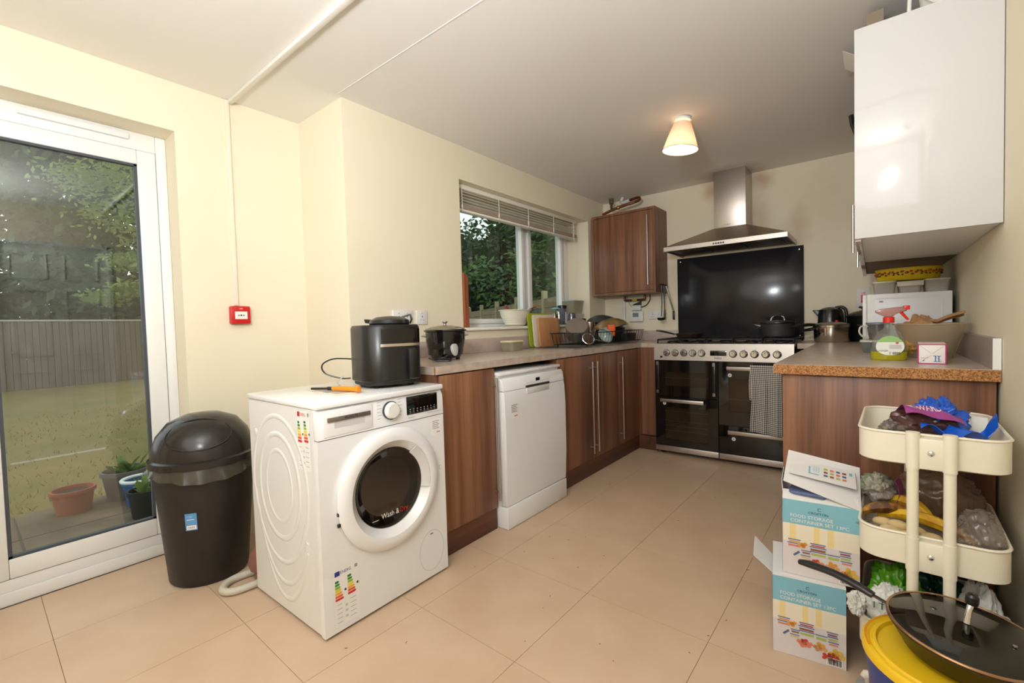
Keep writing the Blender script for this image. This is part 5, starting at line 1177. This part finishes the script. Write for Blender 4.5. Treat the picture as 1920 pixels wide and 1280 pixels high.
# things on top of the white wall cabinet
ZT = 1.38 + .7245
t = thing('cardboard_box', 'small white carton under the paper on top of the wall cabinet', 'box', (2.20, -1.68, ZT)); box('carton', (-.04, -.02, 0), (.04, .16, .135), cardw if 'cardw' in globals() else white_p, t, .001); box('tape', (-.0405, .06, .06), (-.0402, .08, .13), M('dull_tape', (170, 150, 120), .5), t)
t = thing('paper_sheet', 'white paper sheet poking over the cabinet front near the ceiling', 'paper', (2.20, -1.66, ZT + .1355)); MB().sheet(lambda u, v: (-.12 + .16 * u, -.05 + .19 * v, .001 + .062 * max(0, .5 - u) ** 1.0 / .5), 8, 4, .001).done('sheet', paper, t)
P = Print((-.02, -.03, .0025), (1, 0, 0), (0, 1, 0)); P.rect(0, .0, .05, .004, ink); P.done('print', t)
t = thing('storage_tub', 'white round tub on top of the white gloss cabinet', 'tub', (2.40, -2.10, ZT)); MB().lathe([(.001, 0), (.075, 0), (.088, .13), (.092, .132), (.092, .14), (.001, .14)], seg=32).done('tub', M('tub_white', (226, 226, 220), .4), t)
MB().tube([(-.088, 0, .13), (-.09, -.06, .10), (-.07, -.10, .05), (-.05, -.1, .03)], .003, 6, smooth=5).done('bail_handle', M('pale_handle'), t)
t = thing('white_cable', 'white cable loop hanging behind the cabinet top edge', 'cable', (2.30, -2.13, ZT)); MB().tube([(0, 0, .19), (-.012, 0, .10), (-.01, .0, .02), (.012, .01, .004), (.03, .02, .004)], .006, 8, smooth=6).done('cable', white_p, t)
t = thing('cardboard_box', 'grey-brown box standing on top of the wall cabinet', 'box', (2.19, -1.95, ZT)); box('carton', (-.022, 0, 0), (.03, .22, .20), M('dull_card', (150, 132, 112), .8), t, .001); box('flap', (-.022, -.002, .14), (.03, -.0005, .1995), M('dull_card'), t)
t = thing('tray_stack', 'blue-grey flat tray on top of the white gloss cabinet', 'tray', (2.33, -1.80, ZT)); shell(.10, .4, .02, .02, .003, .95).done('tray', M('blue_grey', (90, 106, 128), .5), t)
t = thing('black_pan', 'black pan handle jutting over the cabinet door top', 'pan', (2.22, -1.0, 2.1005)); MB().lathe([(.001, 0), (.10, 0), (.12, .05), (.117, .05), (.097, .004), (.001, .004)], seg=32).done('pan', black_m, t); MB().tube([(-.105, 0, .04), (-.125, -.015, .10), (-.13, -.02, .15)], .012, 8).done('handle', black_p, t)

# ================================================================== boxes on the floor
teal = M('box_teal', (132, 190, 206), .45); cardw = M('card_white', (232, 229, 226), .55); cardi = M('card_inside', (196, 190, 186), .7)
cols = {k: M('print_' + k, v, .5) for k, v in dict(sand=(238, 228, 206), warm=(238, 216, 150), pink=(226, 190, 176), table=(222, 214, 212), red=(206, 66, 48), orange=(230, 160, 70), green=(176, 186, 90), yellow=(232, 190, 70), navy=(92, 106, 150), glass=(206, 210, 216), brown=(150, 92, 62), coral=(224, 130, 104), plum=(150, 70, 96)).items()}
def box_front(P, w, h):
    P.rect(0, 0, w, h, cols['table'], 1); P.rect(0, h * .68, w, h, teal, 2); P.rect(0, h * .44, w, h * .68, cols['sand'], 2)
    for x in (.10, .42, .60): P.rect(w * x, h * .46, w * (x + .08), h * .68, cols['warm'], 3)
    P.text('C', w * .47, h * .895, w * .045, navy, 4); P.text('CROFTON', w * .35, h * .845, w * .26, navy, 4, h=h * .03)
    P.text('FOOD STORAGE', w * .11, h * .775, w * .56, paper, 4, h=h * .042); P.text('CONTAINER SET 13PC', w * .11, h * .71, w * .76, paper, 4, h=h * .042)
    def tubp(x, y, ww, hh, fill, lid='navy'):
        P.rect(w * x, h * y, w * (x + ww), h * (y + hh), cols['glass'], 4); P.rect(w * (x + .008), h * (y + .008), w * (x + ww - .008), h * (y + hh * .7), cols[fill], 5); P.rect(w * (x - .006), h * (y + hh), w * (x + ww + .006), h * (y + hh + .012), cols[lid], 5)
    for a in ((.07, .37, .18, .045, 'coral'), (.08, .425, .16, .04, 'orange'), (.38, .30, .2, .05, 'green'), (.37, .36, .21, .05, 'brown'), (.38, .42, .19, .035, 'red'), (.60, .29, .15, .06, 'green'), (.26, .30, .12, .04, 'brown'), (.25, .24, .12, .035, 'yellow'), (.75, .38, .14, .04, 'plum'), (.76, .32, .13, .045, 'green'), (.77, .26, .13, .04, 'coral')): tubp(*a)
    def dots(cx, cy, n, r, col, sp):
        for k in range(n): a = k * 2.4; q = sp * math.sqrt(k); x, y = w * cx + q * math.cos(a), h * cy + q * math.sin(a) * .6; P.quad([(x + r * math.cos(i * PI / 4), y + r * math.sin(i * PI / 4)) for i in range(8)], cols[col], 6)
    dots(.45, .20, 10, .006, 'coral', .006); dots(.80, .12, 14, .0055, 'red', .006); dots(.88, .17, 7, .007, 'yellow', .008); dots(.28, .415, 5, .006, 'orange', .005); dots(.66, .21, 8, .006, 'orange', .007); dots(.44, .225, 4, .006, 'red', .005)
    P.quad([(w * .56, h * .20), (w * .62, h * .15), (w * .67, h * .17), (w * .61, h * .22)], cols['glass'], 6); P.quad([(w * .14, h * .27), (w * .22, h * .33), (w * .24, h * .31), (w * .16, h * .25)], cols['navy'], 5)
    P.rect(w * .74, h * .02, w * .95, h * .115, paper, 6)
    for k in range(12): P.rect(w * (.76 + k * .015), h * .03, w * (.767 + k * .015 + (.004 if k % 3 else 0)), h * .105, ink, 7)
def food_box(label, loc, rz, w, h, d, opened):
    t = thing('cardboard_box', label, 'box', loc, rz, 'food container boxes'); th_ = .003
    m = MB().box(-w / 2, 0, 0, w / 2, th_, h).box(-w / 2, d - th_, 0, w / 2, d, h).box(-w / 2, th_, 0, -w / 2 + th_, d - th_, h).box(w / 2 - th_, th_, 0, w / 2, d - th_, h).box(-w / 2 + th_, th_, 0, w / 2 - th_, d - th_, th_)
    m.done('carton', cardw, t, smooth=False)
    P = Print((-w / 2, -.0002, 0), (1, 0, 0), (0, 0, 1)); box_front(P, w, h); P.done('front_print', t)
    P = Print((w / 2 + .0002, 0, 0), (0, 1, 0), (0, 0, 1)); P.rect(0, 0, d, h, M('box_side', (70, 84, 110), .5), 1); P.done('side_print', t)
    P = Print((-w / 2 - .0002, d, 0), (0, -1, 0), (0, 0, 1)); P.rect(0, 0, d, h, teal, 1); P.rect(.02, .02, d - .02, h * .6, cols['sand'], 2); P.done('side_print', t)
    return t
BH = .256
b1 = food_box('lower of the two stacked teal food container boxes on the floor', (2.024, -2.614, .001), .145, .197, BH, .25, False)
flap = MB().sheet(lambda u, v: (-.0985 - .055 * u, .02 + .13 * v, BH - .002 + .045 * u + .01 * u * v), 4, 4, .002).done('side_flap', cardw, b1)
box('top_flaps', (-.0985, .003, BH + .0002), (.0985, .25, BH + .004), cardw, b1)
b2 = food_box('upper food container box with its lid flaps open', (2.054, -2.590, BH + .0062), .10, .203, .247, .25, True)
BT = .247
# front flap bent back, big lid with print rising behind
MB().sheet(lambda u, v: (-.1015 + .203 * u, .0 + .045 * v, BT + .018 * v), 4, 3, .002).done('front_flap', cardw, b2)
lid_ = MB().sheet(lambda u, v: (-.10 + .205 * u + .012 * v, .03 + .16 * v - .035 * u * (1 - v), BT + .050 + .065 * v * (1 - .55 * u) - .052 * u * (1 - v) ** .6), 8, 8, .002).done('lid_flap', cardw, b2)
O = Vector((-.085, .062, BT + .067)); Rv = Vector((.19, .0, -.028)).normalized(); Uv = Vector((.012, .16, .040)); Uv = (Uv - Rv * Uv.dot(Rv)).normalized()
P = Print(O, Rv, Uv)
P.rect(.0, .0, .185, .105, cardw, 6); P.rect(.018, .086, .022, .09, inkg, 8)
P.rect(.055, .028, .060, .075, teal, 8); P.rect(.055, .028, .085, .033, teal, 8)
for k in range(3): P.rect(.068 + k * .007, .045, .072 + k * .007, .082, M('pale_teal', (190, 214, 222), .5), 8)
for i in range(4):
    for j in range(3): P.rect(.098 + i * .017, .030 + j * .020, .109 + i * .017, .042 + j * .020, cols[['navy', 'brown', 'green', 'coral'][(i + j) % 4]], 8)
P.rect(.168, .072, .176, .090, teal, 8)
P.done('lid_print', b2)
MB().sheet(lambda u, v: (-.1015 - .004 * v, .04 + .17 * u, BT - .0 + .045 * v), 3, 2, .002).done('side_flap', cardw, b2)
t = thing('food_container', 'clear lidded food container showing inside the open box', 'container', (2.02, -2.50, BH + .0062 + .19)); shell(.10, .15, .07, .012, .003, .95).done('tub', cpl, t); MB().prism(rrect(.106, .156, .014, 4), .0705, .079, 'z', .002).done('lid', cols['navy'], t)
t = thing('container_stack', 'pile of boxed clear containers filling the open box', 'container', (2.055, -2.465, BH + .0062 + .0035)); shell(.15, .16, .185, .012, .003, .98).done('tubs', cpl, t)

# ================================================================== trolley
TX, TY, TR = 2.312, -2.472, -.03
tl = thing('kitchen_trolley', 'cream metal three-tier trolley against the walnut end panel', 'trolley', (TX, TY, .001), TR)
TW, TL_ = .305, .43
def tray(z1, hgt):
    z0 = z1 - hgt; A = rrect(TW, TL_, .055, 7); B = rrect(TW - .006, TL_ - .006, .052, 7); C = rrect(TW - .014, TL_ - .014, .05, 7); n = len(A); m = MB()
    vs = [(p[0], p[1], z) for L_, z in ((C, z0), (A, z0 + .004), (A, z1), (B, z1), (B, z0 + .004)) for p in L_]
    fs = [tuple(range(n))[::-1], tuple(range(4 * n, 5 * n))] + [(k * n + i, k * n + (i + 1) % n, (k + 1) * n + (i + 1) % n, (k + 1) * n + i) for k in range(4) for i in range(n)]
    m._faces(vs, fs); o_ = m.done('tray', cream_p, tl)
    MB().tube([(p[0] * .995, p[1] * .995, z1) for p in A], .0042, 6, closed=True).done('rolled_rim', cream_p, o_)
    for sy in (-1, 1):
        MB().box(-.046, sy * TL_ / 2 + (0 if sy > 0 else -.018), z0 - .002, .046, sy * TL_ / 2 + (.018 if sy > 0 else 0), z1 - .006, .004).done('bracket', cream_p, o_)
        MB().ball((0, sy * (TL_ / 2 + .019), (z0 + z1) / 2), (.008, .005, .008), 12, 8).done('bolt', chrome, o_)
tray(.779, .086); tray(.502, .086); tray(.225, .086)
for sy in (-1, 1):
    y = sy * (TL_ / 2 + .0125)
    for sx in (-1, 1):
        MB().tube([(sx * .036, y, .785), (sx * .036, y, .135)], .0125, 14).done('post', cream_p, tl)
        MB().cyl((sx * .036, y, .690), .0145, .098, seg=14).done('post_sleeve', cream_p, tl); MB().cyl((sx * .036, y, .413), .0145, .09, seg=14).done('post_sleeve', cream_p, tl)
    MB().tube([(-.036, y, .13), (-.05, y, .09), (-.13, y, .075), (-.135, y, .07)], .0115, 10, smooth=4).done('foot_rail', cream_p, tl)
    MB().tube([(.036, y, .13), (.05, y, .09), (.13, y, .075), (.135, y, .07)], .0115, 10, smooth=4).done('foot_rail', cream_p, tl)
    for sx in (-1, 1):
        c_ = MB().lathe([(.010, 0), (.030, .002), (.030, .018), (.010, .02)], (sx * .13, y - .01, .030), 'y', 18).done('castor', M('castor_grey', (150, 150, 148), .4), tl)
        MB().tube([(sx * .13, y, .032), (sx * .13, y, .075)], .011, 10).done('castor_stem', chrome, c_)
def TP(x, y, z): 
    c_, s_ = math.cos(TR), math.sin(TR); return (TX + x * c_ - y * s_, TY + x * s_ + y * c_, z)
film = clear('clear_film', (232, 228, 222), (214, 206, 200), .26, .12, 1.5)
film2 = clear('cloudy_film', (220, 210, 200), (206, 196, 188), .42, .18, 1.5)
z1 = .001 + .779 - .086 + .005; z2 = .001 + .502 - .081; z3 = .001 + .225 - .081
# top tray
blue_ = bag('carrier_bag', 'crumpled bright blue plastic bag in the top tray', 'bag', TP(.02, .05, z1), (.075, .085, .075), M('blue_plastic', (20, 92, 206), .25, coat=.4), 3, .45, 2.6)
TD = lambda p, q: (p[0] - q[0], p[1] - q[1], p[2] - q[2])
MB().sheet(lambda u, v: (-.075 + .155 * u, -.025 + .05 * v + .01 * math.sin(u * 8), .052 - .012 * u + .014 * math.sin(u * 11 + v * 4) + .05 * max(0, u - .86) / .14), 30, 8, .0015).done('tail', M('blue_plastic'), blue_, loc=TD(TP(.06, -.055, z1 + .02), blue_.location), rot=(0, 0, TR))
pb = thing('potato_pack', 'purple printed bag of potatoes on the blue bag in the top tray', 'food pack', TP(-.01, -.01, z1 + .005), .25)
MB().crumple((0, 0, .062), (.088, .055, .055), 11, .3, 2.2, 4, floor=0).done('film', clear('pack_film', (190, 150, 140), (130, 84, 74), .6, .1, 1.5), pb)
band = lambda u, v: Vector((-.055 + .135 * u, -.056 + .088 * v, .098 + .030 * math.sin(PI * min(1, v * .9 + .12)) - .03 * u * u + .004 * math.sin(u * 9 + v * 7)))
MB().sheet(band, 16, 10, .001).done('printed_band', M('purple_print', (156, 62, 140), .3, coat=.3), pb)
for st, u0, v0, wu, hv_ in (('KING', .10, .52, .42, .26), ('EDWARD', .10, .20, .55, .26)):
    me, xa, xb = text_mesh(st); mb = MB()
    mb._faces([band(u0 + (v.co.x - xa) / (xb - xa) * wu, v0 + v.co.y / .7 * hv_) + Vector((0, -.0006, .0016)) for v in me.vertices], [tuple(p.vertices) for p in me.polygons])
    mb.done('lettering', M('pack_white', (236, 226, 232), .5), pb, smooth=False, fix=False)
for k, (x, y, r, lab) in enumerate(((-.105, -.12, .026, 'brown potato at the left end of the top tray'), (-.065, -.13, .022, 'smaller brown potato next to the purple pack'), (.10, -.005, .028, 'reddish potato at the right of the top tray'))):
    t = thing('potato', lab, 'potato', TP(x, y, z1)); MB().crumple((0, 0, r * .8), (r * 1.2, r, r * .85), 20 + k, .12, 1.6, 3).done('skin', M('potato_skin', (150, 98, 62), .6, noise=(50, .3)) if k < 2 else M('potato_red', (140, 84, 66), .6), t)
bag('vegetable_pack', 'clear crinkled pack with red and green print at the tray front', 'food pack', TP(-.03, -.14, z1), (.085, .035, .028), M('mixed_pack', (214, 160, 170), .3, coat=.3, noise=(28, .06, 1), col2=(120, 160, 90)), 14, .4, 3)
t = bag('vegetable_pack', 'clear crinkled film bag on the left of the top tray', 'food pack', TP(-.06, -.02, z1), (.055, .06, .045), film, 17, .4, 3)
t = thing('price_card', 'small white card standing at the right of the top tray', 'card', TP(.115, .06, z1)); box('card', (-.018, -.001, 0), (.018, .001, .095), paper, t)
# middle tray
def banana(label, p, rz, L_, mat, tilt=0):
    t = thing('banana', label, 'banana', p, rot=(tilt, 0, rz), group='bananas in the middle tray')
    pts = [(L_ * (k / 8 - .5), 0, .030 - .05 * (k / 8 - .5) ** 2 * 4 * .6 + .0) for k in range(9)]
    MB().tube(pts, [.005, .012, .0165, .018, .018, .017, .014, .006], 6, smooth=2).done('fruit', mat, t); MB().tube([pts[-1], (L_ * .5 + .018, 0, .006)], .0045, 6).done('stem', M('banana_stem', (120, 100, 40), .7), t)
yb_ = M('banana_yellow', (232, 186, 36), .45, noise=(40, .1), col2=(200, 146, 30)); bb_ = M('banana_brown', (206, 146, 40), .5, noise=(30, .12), col2=(90, 52, 20))
banana('ripe yellow banana lying across the middle tray behind the post', TP(-.01, -.10, z2 + .065), -.42, .22, yb_)
banana('short yellow banana standing up behind the others', TP(-.035, -.03, z2 + .085), -.9, .15, yb_, .2)
banana('spotted brown banana at the left end of the middle tray', TP(-.085, -.07, z2 + .068), .15, .15, bb_)
mush_ = bag('mushroom_pack', 'crumpled clear pack with purple and green print at the left of the middle tray', 'food pack', TP(-.115, .03, z2 + .075), (.048, .05, .048), M('grey_film', (176, 168, 160), .2, coat=.5, noise=(16, .08, 2), col2=(130, 140, 110)), 31, .35, 2.4)
MB().sheet(lambda u, v: (.012 * math.sin(v * 3) + .012 * u, -.03 + .05 * u, .005 + .08 * v), 4, 6, .001).done('printed_strip', M('purple_print'), mush_, loc=TD(TP(-.075, .0, z2 + .085), mush_.location))
pn = thing('ginger_bag', 'clear bag of pale ginger roots along the front of the middle tray', 'food bag', TP(-.03, -.155, z2 + .035), TR - .12)
gl = M('ginger', (222, 194, 140), .6, noise=(30, .3))
for k, (x, y, z) in enumerate(((-.07, .01, .03), (-.035, .0, .035), (.0, .005, .028), (.035, -.005, .022), (-.05, -.015, .022), (-.01, -.02, .018), (.03, -.025, .012), (.065, -.01, .010))): MB().ball((x, y, z + .008), (.026, .016, .015), 12, 8).done('ginger_root', gl, pn)
MB().crumple((-.02, 0, .018), (.115, .034, .022), 41, .2, 3, 4).done('film', clear('thin_film', (240, 236, 230), (224, 216, 208), .14, .1, 1.5), pn, sharp=100)
t = thing('snack_pack', 'dark snack wrappers at the bottom of the middle tray', 'food pack', TP(-.02, -.16, z2), -.1); MB().crumple((0, 0, .02), (.105, .035, .02), 43, .3, 3, 3, floor=0).done('wrapper', M('dark_wrap', (96, 66, 50), .3, noise=(26, .1), col2=(206, 196, 190)), t)
bag('onion_bag', 'large cloudy plastic bag of onions at the back of the middle tray', 'bag', TP(.03, .10, z2), (.11, .085, .10), clear('onion_film', (214, 196, 182), (184, 158, 138), .42, .10, 1.6), 51, .2, 1.6)
bread_ = bag('bread_bag', 'tied clear plastic bag at the right front of the middle tray', 'bag', TP(.098, -.13, z2), (.052, .062, .075), clear('bread_film', (226, 218, 210), (216, 206, 198), .34, .08, 1.6), 53, .22, 2.0)
MB().crumple((0, 0, .014), (.035, .02, .016), 57, .5, 3, 3).done('knot', film2, bread_, loc=TD(TP(.10, -.11, z2 + .122), bread_.location), rot=(0, 0, .4))
# bottom tray
gp = M('green_plastic', (96, 166, 36), .3, coat=.3)
bag('carrier_bag', 'lime green carrier bag in the bottom tray', 'bag', TP(-.07, -.06, z3), (.07, .09, .10), gp, 61, .4, 2.4)
b_ = bag('carrier_bag', 'white carrier bag with dark green print at the left of the bottom tray', 'bag', TP(-.085, -.155, z3), (.055, .05, .09), M('white_bag', (226, 226, 218), .35), 63, .35, 2.4)
P = Print((-.035, -.05, .10), (1, 0, 0), (0, .2, 1)); P.text('I TI', .0, .02, .03, M('bag_green', (40, 84, 64), .5), 1); P.rect(.018, .02, .020, .05, M('bag_green'), 1); P.done('print', b_)
bag('carrier_bag', 'dark green carrier bag in the middle of the bottom tray', 'bag', TP(.02, .0, z3), (.07, .10, .10), M('dark_green_plastic', (24, 58, 40), .3), 67, .4, 2.4)
b_ = bag('carrier_bag', 'grey-white printed carrier bag at the right of the bottom tray', 'bag', TP(.105, -.12, z3), (.05, .08, .115), M('grey_bag', (206, 206, 202), .35), 71, .35, 2.2)
P = Print((-.035, -.080, .13), (1, 0, 0), (0, .3, 1)); P.text('reuse it', 0, .036, .04, M('bag_green'), 1); P.text('and shop later', 0, .02, .055, M('bag_green'), 1); P.done('print', b_)
bag('carrier_bag', 'small white crumpled bag hanging out beside the box', 'bag', TP(-.155, -.225, .24), (.024, .03, .035), M('white_bag'), 73, .4, 2.6)
# ================================================================== bucket with a frying pan
bk = thing('bucket', 'blue tub with a yellow snap lid in front of the trolley', 'bucket', (2.330, -2.88, .001))
MB().lathe([(.001, 0), (.132, 0), (.138, .01), (.157, .250), (.160, .252), (.162, .285), (.154, .287), (.150, .25), (.131, .012), (.001, .006)], seg=56).done('tub', M('blue_tub', (44, 62, 140), .4), bk)
ld = MB().lathe([(.160, .2875), (.1665, .280), (.1675, .296), (.163, .303), (.155, .304), (.150, .299), (.145, .304), (.139, .304), (.135, .296), (.001, .296), (.001, .292), (.155, .292)], seg=60).done('snap_lid', M('lid_yellow', (240, 196, 30), .4), bk)
for k in range(26):
    a = 2.2 + k * .05; MB().box(-.0025, -.0035, 0, .0025, .0035, .0008).done('lid_mark', M('lid_mark', (222, 150, 20), .5), ld, loc=(.159 * math.cos(a), .159 * math.sin(a), .3042), rot=(0, 0, a))
pn = thing('frying_pan', 'large black frying pan with a glass lid on the yellow tub lid', 'frying pan', (2.348, -2.868, .310), rot=(.03, .06, 0))
MB().lathe([(.001, 0), (.10, 0), (.108, .004), (.138, .056), (.141, .058), (.1405, .060), (.134, .056), (.104, .008), (.001, .004)], seg=60).done('pan', M('pan_black', (36, 31, 28), .38, noise=(420, .04, 1), col2=(30, 26, 24)), pn)
MB().tube([(-.134, .040, .047), (-.155, .048, .050), (-.175, .056, .052)], .005, 8, flat=(1, 1, .7)).done('handle_bracket', M('bracket_brown', (60, 46, 34), .4, .6), pn)
MB().tube([(-.165, .052, .051), (-.20, .066, .057), (-.25, .086, .060), (-.31, .110, .052), (-.335, .120, .045)], [.011, .013, .0125, .013, .009], 12, smooth=6, flat=(1, 1, .75)).done('handle', black_p, pn)
for a in (2.75, 2.95): MB().ball((.137 * math.cos(a), .137 * math.sin(a), .040), .005, 10, 6).done('rivet', M('copper_rivet', (190, 120, 80), .3, .9), pn)
l_ = MB().lathe([(.139, .0605), (.138, .064), (.115, .073), (.07, .081), (.001, .085), (.001, .082), (.07, .078), (.113, .070), (.134, .0605)], seg=56).done('glass_lid', clear('pan_lid_glass', (150, 146, 142), (60, 56, 52), .12, .02, 1.6), pn)
MB().tube([(.1385 * math.cos(k * PI / 36), .1385 * math.sin(k * PI / 36), .0632) for k in range(72)], .0032, 8, closed=True).done('lid_rim', M('rim_bronze', (176, 140, 110), .25, .9), l_)
MB().tube([(.0, 0, .085), (.002, .004, .110), (.006, .012, .128)], [.008, .0055, .0065], 10, smooth=4).done('lid_stem', chrome, l_)
MB().lathe([(.001, .0), (.011, 0), (.012, .006), (.012, .018), (.008, .023), (.001, .024)], (.007, .014, .126), 'z', 18).done('lid_knob', black_p, l_)
MB().lathe([(.001, 0), (.004, 0), (.004, .002), (.001, .002)], (.07, -.03, .0815), 'z', 10).done('steam_vent', chrome, l_)

# ================================================================== crumbs on the floor
rnd = random.Random(12); m = MB()
for k in range(48):
    x, y = rnd.uniform(.75, 1.85), rnd.uniform(-3.6, -.75); a = rnd.random() * 6.3; l = rnd.uniform(.0015, .005); w = rnd.uniform(.0005, .0011)
    m.box(-l, -w, .0004, l, w, .0016, M4=Matrix.Translation((x, y, 0)) @ Matrix.Rotation(a, 4, 'Z'))
o = m.done('crumbs', M('crumb', (128, 100, 74), .9), smooth=False); o['kind'] = 'stuff'; tag(o, 'tiny dark crumbs scattered over the tile floor', 'crumbs')
